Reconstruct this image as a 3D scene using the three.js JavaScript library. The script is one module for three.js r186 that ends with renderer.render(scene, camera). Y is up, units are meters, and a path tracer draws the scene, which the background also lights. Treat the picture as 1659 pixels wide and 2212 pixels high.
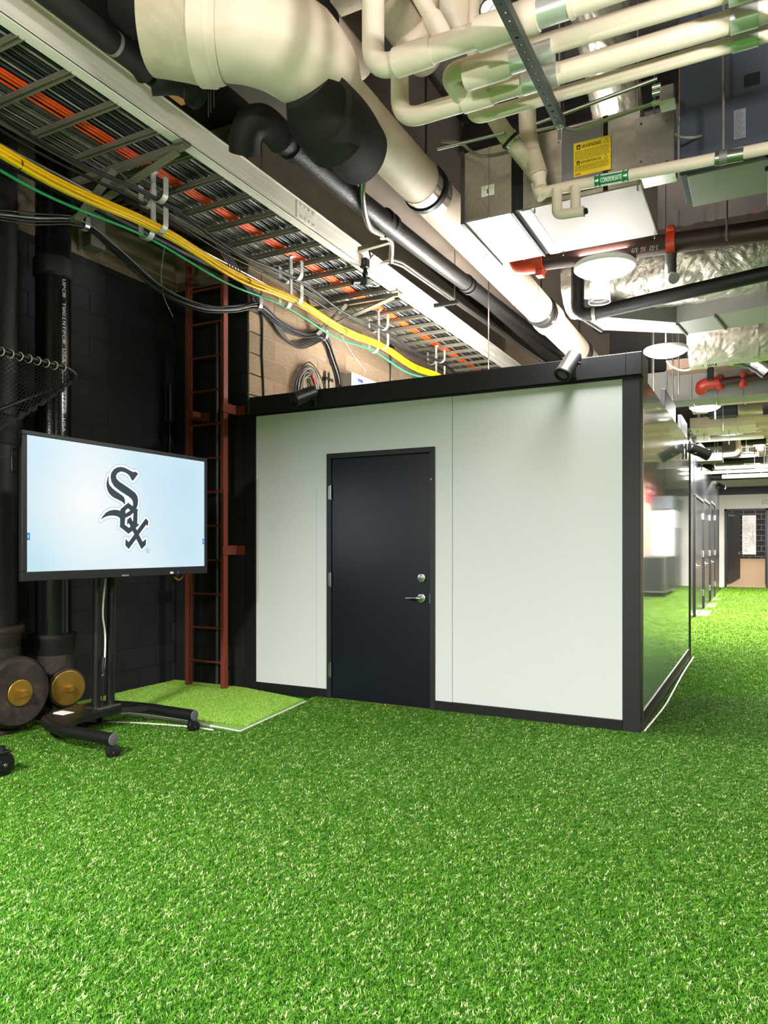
import * as THREE from 'three';
import { RoundedBoxGeometry } from 'three/addons/geometries/RoundedBoxGeometry.js';
import { mergeGeometries } from 'three/addons/utils/BufferGeometryUtils.js';
import { ImprovedNoise } from 'three/addons/math/ImprovedNoise.js';
import { RectAreaLightUniformsLib } from 'three/addons/lights/RectAreaLightUniformsLib.js';

// ---------------------------------------------------------------- camera, light, exposure
const scene = new THREE.Scene();
scene.background = new THREE.Color(0x050505);
const FOCAL = 1575, EYE = 1.37, YAW = 27.517 * Math.PI / 180;
const camera = new THREE.PerspectiveCamera(2 * Math.atan(1106 / FOCAL) * 180 / Math.PI, 1659 / 2212, 0.05, 120);
camera.position.set(0, EYE, 0);
camera.rotation.y = YAW;
camera.setViewOffset(1659, 2212, 0, -76, 1659, 2212);
scene.add(camera);
const renderer = new THREE.WebGLRenderer({ antialias: true });
renderer.toneMapping = THREE.LinearToneMapping;
renderer.toneMappingExposure = 4.5;
renderer.shadowMap.enabled = true;
RectAreaLightUniformsLib.init();
const LAMP_DOWN = 100, LAMP_UP = 45;            // radiance of a ceiling fixture, down and up
const LAMP_COLOR = new THREE.Color(1.0, 0.965, 0.925);
// lamps hung in the corridor in view, then unseen low pendants added to brighten the pipes and booth front, and one over the booth roof: x, y, z, strength, share sent up
const LAMPS = [
  [-1.06, 3.42, -5.62, 1.3, 0.2], [-0.93, 3.42, -8.3, 0.8, 1.5], [-0.78, 3.42, -11.9, 4, 0.25], [-0.56, 3.42, -15.2, 4, 0.25], [-0.32, 3.42, -18.5, 4, 0.25],
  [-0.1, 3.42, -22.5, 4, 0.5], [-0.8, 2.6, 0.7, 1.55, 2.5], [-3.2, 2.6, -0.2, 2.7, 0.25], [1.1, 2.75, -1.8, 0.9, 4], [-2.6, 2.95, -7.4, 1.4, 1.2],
];

// ---------------------------------------------------------------- helpers
let seed = 12345;
const rnd = () => { seed = (seed * 1664525 + 1013904223) >>> 0; return seed / 4294967296; };
const rr = (a, b) => a + (b - a) * rnd();
const V = (a, b, c) => Array.isArray(a) ? new THREE.Vector3(...a) : new THREE.Vector3(a, b, c);
const C = Math.cos(YAW), S = Math.sin(YAW);
// measured directions in the photograph, met with a plane of the room: gives points in metres
const ray = (px, py) => { const a = (px - 829.5) / FOCAL, b = (1182 - py) / FOCAL; return [-S + a * C, b, -C - a * S]; };
const onX = (px, py, x) => { const d = ray(px, py), t = x / d[0]; return [x, EYE + d[1] * t, d[2] * t]; };
const onY = (px, py, y) => { const d = ray(px, py), t = (y - EYE) / d[1]; return [d[0] * t, y, d[2] * t]; };
const onZ = (px, py, z) => { const d = ray(px, py), t = z / d[2]; return [d[0] * t, EYE + d[1] * t, z]; };

const used = {};
const numbered = n => { const k = used[n] = (used[n] ?? -1) + 1; return k ? `${n}_${String(k).padStart(3, '0')}` : n; };
function tag(o, label, category, group, kind) {
  if (label) o.userData.label = label;
  if (category) o.userData.category = category;
  if (group) o.userData.group = group;
  if (kind) o.userData.kind = kind;
  return o;
}
function thing(name, label, category, group) {
  const g = new THREE.Group(); g.name = numbered(name); scene.add(g);
  return tag(g, label, category, group);
}
const flat = g => g.index ? g.toNonIndexed() : g;
function join(list) {
  list = (Array.isArray(list) ? list : [list]).map(flat).map(g => { for (const k of Object.keys(g.attributes)) if (!['position', 'normal', 'uv'].includes(k)) g.deleteAttribute(k); return g; });
  return list.length === 1 ? list[0] : mergeGeometries(list);
}
function part(name, geos, mat, parent, label) {
  const m = new THREE.Mesh(join(geos), mat); m.name = name; m.castShadow = m.receiveShadow = true;
  if (label) m.userData.label = label;
  parent.add(m); return m;
}
// set a thing's origin at its base; its parts were shaped in room coordinates
function settle(g, base) {
  if (!base) {
    const b = new THREE.Box3().setFromObject(g), c = b.getCenter(new THREE.Vector3());
    base = [c.x, b.min.y, c.z];
  }
  const v = V(base);
  for (const c of g.children) c.position.sub(v);
  g.position.copy(v); return g;
}
function solo(name, geos, mat, label, category, group, kind) {
  const g = join(geos); g.computeBoundingBox();
  const c = g.boundingBox.getCenter(new THREE.Vector3()); c.y = g.boundingBox.min.y;
  g.translate(-c.x, -c.y, -c.z);
  const m = new THREE.Mesh(g, mat); m.name = numbered(name); m.position.copy(c); m.castShadow = m.receiveShadow = true;
  scene.add(m); return tag(m, label, category, group, kind);
}
function copy(src, dx, dy, dz, label, group) {
  const c = src.clone(); c.name = numbered(src.name.replace(/_\d+$/, '')); c.position.add(V(dx, dy, dz));
  c.userData = { ...src.userData }; if (label) c.userData.label = label; if (group) c.userData.group = group;
  scene.add(c); return c;
}
const structure = (name, geos, mat) => { const m = part(name, geos, mat, scene); m.userData.kind = 'structure'; return m; };

const box = (w, h, d, x = 0, y = 0, z = 0) => new THREE.BoxGeometry(w, h, d).translate(x, y, z);
const span = (x0, x1, y0, y1, z0, z1) => box(Math.abs(x1 - x0), Math.abs(y1 - y0), Math.abs(z1 - z0), (x0 + x1) / 2, (y0 + y1) / 2, (z0 + z1) / 2);
const rbox = (w, h, d, x = 0, y = 0, z = 0, r = 0.004, s = 1) => new RoundedBoxGeometry(w, h, d, s, Math.min(r, w / 2.01, h / 2.01, d / 2.01)).translate(x, y, z);
const rspan = (x0, x1, y0, y1, z0, z1, r, s) => rbox(Math.abs(x1 - x0), Math.abs(y1 - y0), Math.abs(z1 - z0), (x0 + x1) / 2, (y0 + y1) / 2, (z0 + z1) / 2, r, s);
// points of a run with rounded corners
function bend(pts, R = 0.1, n = 7) {
  const p = pts.map(q => V(q)), out = [p[0].clone()];
  for (let i = 1; i < p.length - 1; i++) {
    const a = p[i - 1].clone().sub(p[i]), b = p[i + 1].clone().sub(p[i]);
    const k = Math.min(R, a.length() * 0.49, b.length() * 0.49);
    const s = p[i].clone().addScaledVector(a.normalize(), k), e = p[i].clone().addScaledVector(b.normalize(), k);
    for (let j = 0; j <= n; j++) { const t = j / n; out.push(s.clone().multiplyScalar((1 - t) ** 2).addScaledVector(p[i], 2 * t * (1 - t)).addScaledVector(e, t * t)); }
  }
  out.push(p[p.length - 1].clone()); return out;
}
const smooth = (pts, n) => new THREE.CatmullRomCurve3(pts.map(q => V(q)), false, 'centripetal').getPoints(n ?? pts.length * 8);
// round section carried along points; r a number, a list of radii or a function of (0..1); caps close it
function sweep(pts, r, seg = 14, caps = true, rough) {
  pts = pts.map(q => q.isVector3 ? q : V(q));
  const n = pts.length, pos = [], nor = [], uv = [], idx = [];
  const T = pts.map((p, i) => pts[Math.min(i + 1, n - 1)].clone().sub(pts[Math.max(i - 1, 0)]).normalize());
  let N = Math.abs(T[0].y) < 0.9 ? V(0, 1, 0) : V(1, 0, 0), L = 0;
  const rad = i => typeof r === 'function' ? r(i / (n - 1)) : Array.isArray(r) ? r[i] : r;
  for (let i = 0; i < n; i++) {
    N = N.clone().addScaledVector(T[i], -N.dot(T[i])).normalize();
    const B = T[i].clone().cross(N); if (i) L += pts[i].distanceTo(pts[i - 1]);
    for (let j = 0; j <= seg; j++) {
      const a = j / seg * Math.PI * 2, c = Math.cos(a), s = Math.sin(a);
      const d = N.clone().multiplyScalar(c).addScaledVector(B, s);
      const R = rad(i) * (rough ? rough(L, a) : 1);
      pos.push(pts[i].x + d.x * R, pts[i].y + d.y * R, pts[i].z + d.z * R); nor.push(d.x, d.y, d.z); uv.push(L, a * rad(i));
    }
  }
  for (let i = 0; i < n - 1; i++) for (let j = 0; j < seg; j++) { const a = i * (seg + 1) + j, b = a + seg + 1; idx.push(a, a + 1, b, b, a + 1, b + 1); }
  if (caps) for (const e of [0, n - 1]) {
    const c = pos.length / 3, t = T[e].clone().multiplyScalar(e ? 1 : -1);
    pos.push(pts[e].x, pts[e].y, pts[e].z); nor.push(t.x, t.y, t.z); uv.push(0, 0);
    for (let j = 0; j <= seg; j++) { const k = (e * (seg + 1) + j) * 3; pos.push(pos[k], pos[k + 1], pos[k + 2]); nor.push(t.x, t.y, t.z); uv.push(Math.cos(j), Math.sin(j)); }
    for (let j = 0; j < seg; j++) e ? idx.push(c, c + 1 + j, c + 2 + j) : idx.push(c, c + 2 + j, c + 1 + j);
  }
  const g = new THREE.BufferGeometry();
  g.setAttribute('position', new THREE.Float32BufferAttribute(pos, 3)); g.setAttribute('normal', new THREE.Float32BufferAttribute(nor, 3));
  g.setAttribute('uv', new THREE.Float32BufferAttribute(uv, 2)); g.setIndex(idx);
  if (rough) g.computeVertexNormals();
  return g;
}
const rod = (a, b, r, seg = 10) => sweep([a, b], r, seg);
const pipe = (pts, r, R = 0.1, seg = 16) => sweep(bend(pts, R), r, seg);
// a turned shape: profile [radius, along] around the axis from a towards b
function lathe(profile, a, dir, seg = 28) {
  const g = new THREE.LatheGeometry(profile.map(([x, y]) => new THREE.Vector2(Math.max(x, 1e-5), y)), seg);
  g.applyQuaternion(new THREE.Quaternion().setFromUnitVectors(V(0, 1, 0), V(dir).normalize()));
  return g.translate(...a);
}
const disc = (a, dir, r, t, seg = 28, ch = 0.004) => lathe([[0, 0], [r - ch, 0], [r, ch], [r, t - ch], [r - ch, t], [0, t]], a, dir, seg);
// flat bar (w wide along `side`, t thick) from a to b
function bar(a, b, w, t, side = [0, 0, 1]) {
  a = V(a); b = V(b); const d = b.clone().sub(a), L = d.length(); d.normalize();
  const s = V(side).addScaledVector(d, -V(side).dot(d)).normalize(), n = s.clone().cross(d);
  const g = new RoundedBoxGeometry(w, L, t, 1, Math.min(w, t) * 0.15);
  return g.applyMatrix4(new THREE.Matrix4().makeBasis(s, d, n).setPosition(a.add(b).multiplyScalar(0.5)));
}
// label wrapped on a pipe from a to b (text runs that way); f = outward direction of its middle, half = half the angle it covers
function wrapLabel(a, b, r, f, half, n = 12) {
  a = V(a); b = V(b); const t = b.clone().sub(a).normalize(); f = V(f); f.addScaledVector(t, -f.dot(t)).normalize(); const u = f.clone().cross(t);
  const pos = [], nor = [], uv = [], idx = [];
  for (let i = 0; i <= n; i++) { const q = (i / n * 2 - 1) * half, d = f.clone().multiplyScalar(Math.cos(q)).addScaledVector(u, Math.sin(q)); for (const [p, s] of [[a, 0], [b, 1]]) { pos.push(p.x + d.x * r, p.y + d.y * r, p.z + d.z * r); nor.push(d.x, d.y, d.z); uv.push(s, i / n); } }
  for (let i = 0; i < n; i++) { const k = i * 2; idx.push(k, k + 1, k + 2, k + 2, k + 1, k + 3); }
  const g = new THREE.BufferGeometry(); g.setAttribute('position', new THREE.Float32BufferAttribute(pos, 3)); g.setAttribute('normal', new THREE.Float32BufferAttribute(nor, 3)); g.setAttribute('uv', new THREE.Float32BufferAttribute(uv, 2)); g.setIndex(idx); return g;
}
// polygon given in plan (x, z), between two heights
function prism(plan, y0, y1) {
  const sh = new THREE.Shape(plan.map(([x, z]) => new THREE.Vector2(x, -z)));
  return new THREE.ExtrudeGeometry(sh, { depth: y1 - y0, bevelEnabled: false }).rotateX(-Math.PI / 2).translate(0, y0, 0);
}

// ---------------------------------------------------------------- materials
const noise = new ImprovedNoise();
const fbm = (x, y, z = 0) => noise.noise(x, y, z) + 0.5 * noise.noise(2.1 * x, 2.1 * y, z + 7) + 0.25 * noise.noise(4.3 * x, 4.3 * y, z + 13);
function dataTex(n, f, srgb, rx = 1, ry = rx) {
  const d = new Uint8Array(n * n * 4);
  for (let j = 0; j < n; j++) for (let i = 0; i < n; i++) {
    const c = f(i / n, j / n); const k = (j * n + i) * 4;
    const q = Array.isArray(c) ? c : [c, c, c];
    for (let m = 0; m < 3; m++) d[k + m] = Math.max(0, Math.min(255, q[m] * 255)); d[k + 3] = 255;
  }
  const t = new THREE.DataTexture(d, n, n); t.wrapS = t.wrapT = THREE.RepeatWrapping; t.magFilter = THREE.LinearFilter; t.minFilter = THREE.LinearMipmapLinearFilter; t.generateMipmaps = true;
  if (srgb) t.colorSpace = THREE.SRGBColorSpace; t.repeat.set(rx, ry); t.needsUpdate = true; return t;
}
// noise that wraps: value noise on a torus
const wrap = (u, v, f, z = 0) => { const a = u * 6.2832, b = v * 6.2832, k = f / 6.2832; return noise.noise(Math.cos(a) * k + 9, Math.sin(a) * k + Math.cos(b) * k, Math.sin(b) * k + z); };
const grain = dataTex(256, () => rnd());
const grainFine = grain.clone(); grainFine.repeat.set(4, 4); grainFine.needsUpdate = true;
const mottle = (c0, c1, f = 9, speck = 0.06) => dataTex(256, (u, v) => { const t = 0.5 + 0.45 * wrap(u, v, f) + 0.3 * wrap(u, v, f * 3, 4) + speck * (rnd() - 0.5) * 4; return [0, 1, 2].map(i => c0[i] + (c1[i] - c0[i]) * t); }, true);
const M = {};
const std = (color, roughness = 0.6, metalness = 0, extra = {}) => new THREE.MeshStandardMaterial({ color, roughness, metalness, ...extra });
const mortarMap = mottle([0.5, 0.44, 0.36], [0.66, 0.59, 0.5]);
M.tanMortar = std(0xffffff, 0.95, 0, { map: mortarMap });
M.tanBlocks = [[0.66, 0.56, 0.45], [0.62, 0.53, 0.43], [0.7, 0.6, 0.49]].map(c => std(0xffffff, 0.95, 0, { map: mottle(c.map(v => v * 0.82), c, 8, 0.14), bumpMap: grain, bumpScale: 0.004 }));
M.blackMortar = std(0x121214, 0.75);
M.blackBlocks = [0x17171a, 0x1b1b1e, 0x141417].map(c => std(c, 0.55, 0, { bumpMap: grain, bumpScale: 0.003 }));
M.deck = std(0x4a3f33, 0.95, 0, { bumpMap: grain, bumpScale: 0.006 });
M.ceiling = std(0x2c2620, 0.95, 0, { map: mottle([0.55, 0.5, 0.45], [1, 0.95, 0.9], 12), bumpMap: grain, bumpScale: 0.01 });
M.turfBase = new THREE.MeshPhysicalMaterial({ color: 0xffffff, roughness: 1, specularIntensity: 0.1, map: dataTex(256, (u, v) => { const t = rnd(); return [0.06 + 0.12 * t, 0.22 + 0.26 * t, 0.02 + 0.04 * t]; }, true, 14, 14) });
M.turfPale = std(0x6c9440, 0.9);
M.blade = new THREE.MeshPhysicalMaterial({ color: 0xffffff, roughness: 0.6, specularIntensity: 0.35, side: THREE.DoubleSide });
M.white = std(0xe7ecec, 0.38);
M.whiteEdge = std(0xdedede, 0.5);
M.blackPaint = std(0x232327, 0.5);
M.blackTrim = std(0x101214, 0.5);
M.door = std(0x0b1220, 0.36);
M.chrome = std(0xd0d0cc, 0.22, 1);
M.zinc = std(0xcfcfca, 0.36, 0.55);
M.steel = std(0xa8a8a4, 0.34, 1);
M.galv = std(0xffffff, 0.3, 1, { map: dataTex(256, (u, v) => { const t = 0.74 + 0.05 * wrap(u, v, 14) + 0.03 * (rnd() - 0.5); return [t, t * 0.985, t * 0.96]; }, true) });
M.soffitA = std(0xb0a086, 0.7); M.soffitB = std(0x9c8d76, 0.7);
M.galvPan = std(0x97908c, 0.48, 0.65);
M.galvDull = std(0x8d8c88, 0.55, 0.75);
M.galvDark = std(0x5b5a58, 0.5, 0.8);
M.unitBlue = std(0x454b58, 0.55, 0.35);
M.gloss = new THREE.MeshPhysicalMaterial({ color: 0xc6d4e2, roughness: 0.06, clearcoat: 0.5, clearcoatRoughness: 0.03 });
M.glossDark = new THREE.MeshPhysicalMaterial({ color: 0x202226, roughness: 0.2 });
M.jacket = std(0xffffff, 0.42, 0, { map: mottle([0.86, 0.79, 0.71], [0.93, 0.87, 0.8], 5, 0.03) });
M.jacketWarm = std(0xffffff, 0.5, 0, { map: mottle([0.84, 0.75, 0.66], [0.9, 0.82, 0.74], 6, 0.03) });
M.canvasPipe = std(0xffffff, 0.75, 0, { map: mottle([0.72, 0.66, 0.56], [0.82, 0.77, 0.68], 7, 0.05), bumpMap: grain, bumpScale: 0.0015 });
M.rubber = std(0x16140f, 0.75);
M.rubberDark = std(0x0e0d0c, 0.7);
M.iron = std(0x1a1817, 0.5, 0.3, { bumpMap: grain, bumpScale: 0.0015 });
M.ironGloss = std(0x121315, 0.2, 0.1, { bumpMap: grain, bumpScale: 0.0006 });
M.ironOld = std(0xffffff, 0.6, 0.3, { map: mottle([0.1, 0.09, 0.085], [0.3, 0.25, 0.22], 7, 0.12) });
M.brass = std(0xb08a3c, 0.4, 0.85);
M.rust = std(0x7d3a27, 0.55, 0.05);
M.orangeRed = std(0xc23a1c, 0.42);
M.darkRedPipe = std(0x3a221d, 0.5, 0.2);
M.trayPaint = std(0xffffff, 0.5, 0, { map: mottle([0.84, 0.81, 0.76], [0.96, 0.94, 0.9], 10, 0.05) });
M.trayDull = std(0x75705f, 0.6, 0.3);
M.wood = std(0xffffff, 0.75, 0, { map: dataTex(128, (u, v) => { const t = 0.5 + 0.5 * Math.sin(v * 60 + 5 * wrap(u, v, 6)); return [0.62 + 0.12 * t, 0.42 + 0.1 * t, 0.22 + 0.07 * t]; }, true) });
M.yellow = std(0xffcb00, 0.42);
M.green = std(0x1fa060, 0.45);
M.orange = std(0xe0521a, 0.5);
M.cableBlack = std(0x15151a, 0.5);
M.cableGrey = std(0x8c8a84, 0.5);
M.cables = [0x26282a, 0x34383a, 0x4a4a44, 0x1b1d20, 0x5f5b4f, 0x8f8a7c, 0x2e3c40].map(c => std(c, 0.55));
M.plastic = std(0x0c0c0d, 0.45);
M.plasticWhite = std(0xe6e6e2, 0.45);
M.foil = std(0xbdb6aa, 0.38, 0.7, { bumpMap: dataTex(256, (u, v) => 0.5 + 0.35 * wrap(u, v, 20) + 0.25 * Math.abs(wrap(u, v, 44, 5))), bumpScale: 0.012 });
M.cordWhite = std(0xd9d9d0, 0.5);
M.redPaint = std(0xa02a1e, 0.45);
M.tanFloor = std(0xc2a27e, 0.5);
M.glow = new THREE.MeshStandardMaterial({ color: 0xffffff, emissive: LAMP_COLOR, emissiveIntensity: 6 });
function canvasTex(w, h, draw) {
  const c = document.createElement('canvas'); c.width = w; c.height = h; const g = c.getContext('2d'); draw(g, w, h);
  const t = new THREE.CanvasTexture(c); t.colorSpace = THREE.SRGBColorSpace; return t;
}

// ---------------------------------------------------------------- the room
const XA = -5.32, XT = -4.4, ZB = -5.62, ZEND = -27.3, ZF = -5.592, XR = -0.8, CEIL = 5.5;
structure('floor', span(-6, 6, -0.3, 0, 4, ZEND), M.turfBase);
{ // box uv of the floor is 0..1: give it metres
  const f = scene.getObjectByName('floor'), p = f.geometry.attributes.position, uv = f.geometry.attributes.uv;
  for (let i = 0; i < p.count; i++) uv.setXY(i, p.getX(i) * 0.08, p.getZ(i) * 0.08);
}
structure('ceiling', span(-6, 6, CEIL, CEIL + 0.3, 4, -40), M.ceiling);
// walls of concrete blocks: a mortar body and every block a piece of its own
const blockGeo = {};
const blockShape = (w, h, d) => blockGeo[[w, h, d].map(v => v.toFixed(3))] ??= new RoundedBoxGeometry(w, h, d, 1, 0.006);
function blocks(wall, axis, face, out, u0, u1, v0, v1, mats, skip) {
  const W = 0.4064, H = 0.2032, J = 0.01, D = 0.05;
  for (let r = Math.floor(v0 / H); r * H < v1; r++) for (let c = -1; ; c++) {
    let a = u0 + (c + (r % 2 ? 0.5 : 0)) * W, b = a + W; if (a >= u1 - 0.02) break;
    a = Math.max(a, u0); b = Math.min(b, u1); let y0 = Math.max(r * H, v0), y1 = Math.min((r + 1) * H, v1);
    if (b - a < 0.03 || y1 - y0 < 0.03 || (skip && skip((a + b) / 2, (y0 + y1) / 2))) continue;
    const w = b - a - J, h = y1 - y0 - J, g = axis === 'x' ? blockShape(D, h, w) : blockShape(w, h, D);
    const m = new THREE.Mesh(g, mats((a + b) / 2, (y0 + y1) / 2)); m.name = 'block'; m.castShadow = m.receiveShadow = true;
    const off = face + out * (0.004 + rr(-0.0012, 0.0012) - D / 2), mid = -(a + b) / 2;
    axis === 'x' ? m.position.set(off, (y0 + y1) / 2, mid) : m.position.set((a + b) / 2, (y0 + y1) / 2, off);
    wall.add(m);
  }
}
const pick = a => a[Math.floor(rnd() * a.length)];
const PAINT = 3.93;                                        // black paint stops here
const wallLeft = structure('wall_left', [span(XA - 0.25, XA, 0, PAINT, 3, ZB)], M.blackMortar);
part('upper_course', span(XA - 0.25, XA, PAINT, CEIL, 3, ZB - 0.2), M.tanMortar, wallLeft);
blocks(wallLeft, 'x', XA, 1, 2.3, -ZB, 0, PAINT, () => pick(M.blackBlocks));
blocks(wallLeft, 'x', XA, 1, 3.6, -ZB, PAINT, 4.15, () => pick(M.tanBlocks));
const wallBack = structure('wall_alcove', span(XA - 0.25, XT - 0.012, 0, PAINT + 0.04, ZB, ZB - 0.2), M.blackMortar);
part('upper_course', span(XA, XT, PAINT + 0.04, CEIL, ZB, ZB - 0.2), M.tanMortar, wallBack);
blocks(wallBack, 'z', ZB, 1, XA + 0.01, XT - 0.01, 0, PAINT + 0.04, () => pick(M.blackBlocks));
blocks(wallBack, 'z', ZB, 1, XA + 0.01, XT - 0.01, PAINT + 0.04, 4.5, () => pick(M.tanBlocks));
const wallCorridor = structure('wall_corridor', span(XT - 0.25, XT, 0, CEIL, ZB - 0.21, ZEND), M.tanMortar);
blocks(wallCorridor, 'x', XT, 1, -ZB + 0.0, 11.5, 2.64, 4.5, () => pick(M.tanBlocks));
structure('wall_right', [span(1.5, 1.7, 0, CEIL, -9, ZEND), span(1.5, 6, 0, CEIL, -8.8, -9)], M.tanMortar);
structure('wall_side', span(5.8, 6, 0, CEIL, 4, -9), M.tanMortar);
structure('wall_behind', span(-6, 6, 0, CEIL, 3.8, 4), M.tanMortar);
// end of the corridor: white wall with a dark band and an opening into a concourse
const wallEnd = structure('wall_end', [span(-4.4, -1.12, 0, 3.14, ZEND, ZEND - 0.2), span(-1.12, 0.1, 2.62, 3.14, ZEND, ZEND - 0.2), span(0.1, 1.6, 0, 3.14, ZEND, ZEND - 0.2), span(-4.4, 1.6, 3.4, CEIL, ZEND, ZEND - 0.2)], std(0xe6e3da, 0.7));
part('dark_band', span(-4.4, 1.6, 3.14, 3.4, ZEND + 0.03, ZEND - 0.2), std(0x3d3f44, 0.6), wallEnd);
part('door_frame', [span(-1.18, -1.12, 0, 2.66, ZEND + 0.05, ZEND - 0.15), span(0.06, 0.12, 0, 2.66, ZEND + 0.05, ZEND - 0.15), span(-1.18, 0.12, 2.6, 2.66, ZEND + 0.05, ZEND - 0.15)], M.blackTrim, wallEnd);
structure('ramp_floor', [prism([[-2.5, ZEND], [2.5, ZEND], [2.5, ZEND - 0.1], [-2.5, ZEND - 0.1]], -0.3, 0.005), (() => {
  const g = box(5, 0.3, 4.2); g.rotateX(Math.atan2(0.93, 4.0)); return g.translate(0, 0.93 / 2 - 0.15, ZEND - 2); })()], M.tanFloor);
const wallFar = structure('wall_concourse', span(-2.6, 2.6, 0, 4.2, -31.3, -31.5), std(0xa7a7a5, 0.8));
blocks(wallFar, 'z', -31.3, 1, -1.3, 0.6, 0.9, 2.9, () => pick(M.blackBlocks));
structure('ceiling_concourse', span(-2.6, 2.6, 4.2, 4.3, ZEND - 0.2, -31.5), M.whiteEdge);
structure('wall_concourse_left', span(-2.7, -2.6, -0.3, 4.3, ZEND - 0.2, -31.5), M.whiteEdge);
structure('wall_concourse_right', span(2.6, 2.7, -0.3, 4.3, ZEND - 0.2, -31.5), M.whiteEdge);

// ---------------------------------------------------------------- ceiling lamps
function lamp(x, y, z, k, up, label, group) {
  const t = thing('round_lamp', label, 'ceiling light', group);
  part('housing', [lathe([[0.0, 0.035], [0.215, 0.035], [0.225, 0.045], [0.225, 0.07], [0.215, 0.08], [0.17, 0.085], [0.13, 0.07], [0, 0.07]], [0, 0, 0], [0, 1, 0], 40)], M.plasticWhite, t);
  part('diffuser', lathe([[0, -0.02], [0.07, -0.016], [0.14, -0.002], [0.19, 0.02], [0.205, 0.036], [0, 0.036]], [0, 0, 0], [0, 1, 0], 40), M.glow, t);
  part('added_uplight', lathe([[0, 0.085], [0.12, 0.085], [0.13, 0.09], [0.12, 0.096], [0, 0.098]], [0, 0, 0], [0, 1, 0], 32), M.glow, t);  // glowing top added to every lamp so light reaches the pipes above
  part('hanger', [rod([0, 0.09, 0], [0, CEIL - y - 0.01, 0], 0.006, 8), rod([0, 0.095, 0], [0, 0.13, 0], 0.025, 12)], M.steel, t);
  for (const [yy, rot, L] of [[-0.03, -1, LAMP_DOWN], [0.14, 1, LAMP_UP * up]]) {
    const l = new THREE.RectAreaLight(LAMP_COLOR, L * k, 0.35, 0.35);
    l.name = 'lamp_light'; l.position.set(0, yy, 0); l.rotation.x = rot * Math.PI / 2; t.add(l);
  }
  t.position.set(x, y, z); return t;
}
const LAMP_LABELS = ['nearest of the glowing round lamps, hung just behind the galvanized air unit',
  'second glowing round lamp along the corridor, below the lower foil duct', 'third glowing round lamp along the corridor, above the side spotlight',
  'fourth glowing round lamp along the corridor', 'fifth glowing round lamp along the corridor, low in the far clutter', 'small glowing round lamp farthest down the corridor',
  'unseen round lamp added on a low pendant behind the camera to light the ceiling pipes', 'unseen round lamp on a low pendant at the left behind the camera', 'unseen round lamp added on a low pendant right of the camera to light the tray beam and pipes',  'round lamp lying low over the booth roof, hidden behind the black header'];
LAMPS.forEach(([x, y, z, k, up], i) => lamp(x, y, z, k, up, LAMP_LABELS[i], 'round lamps hung from the ceiling'));

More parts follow.
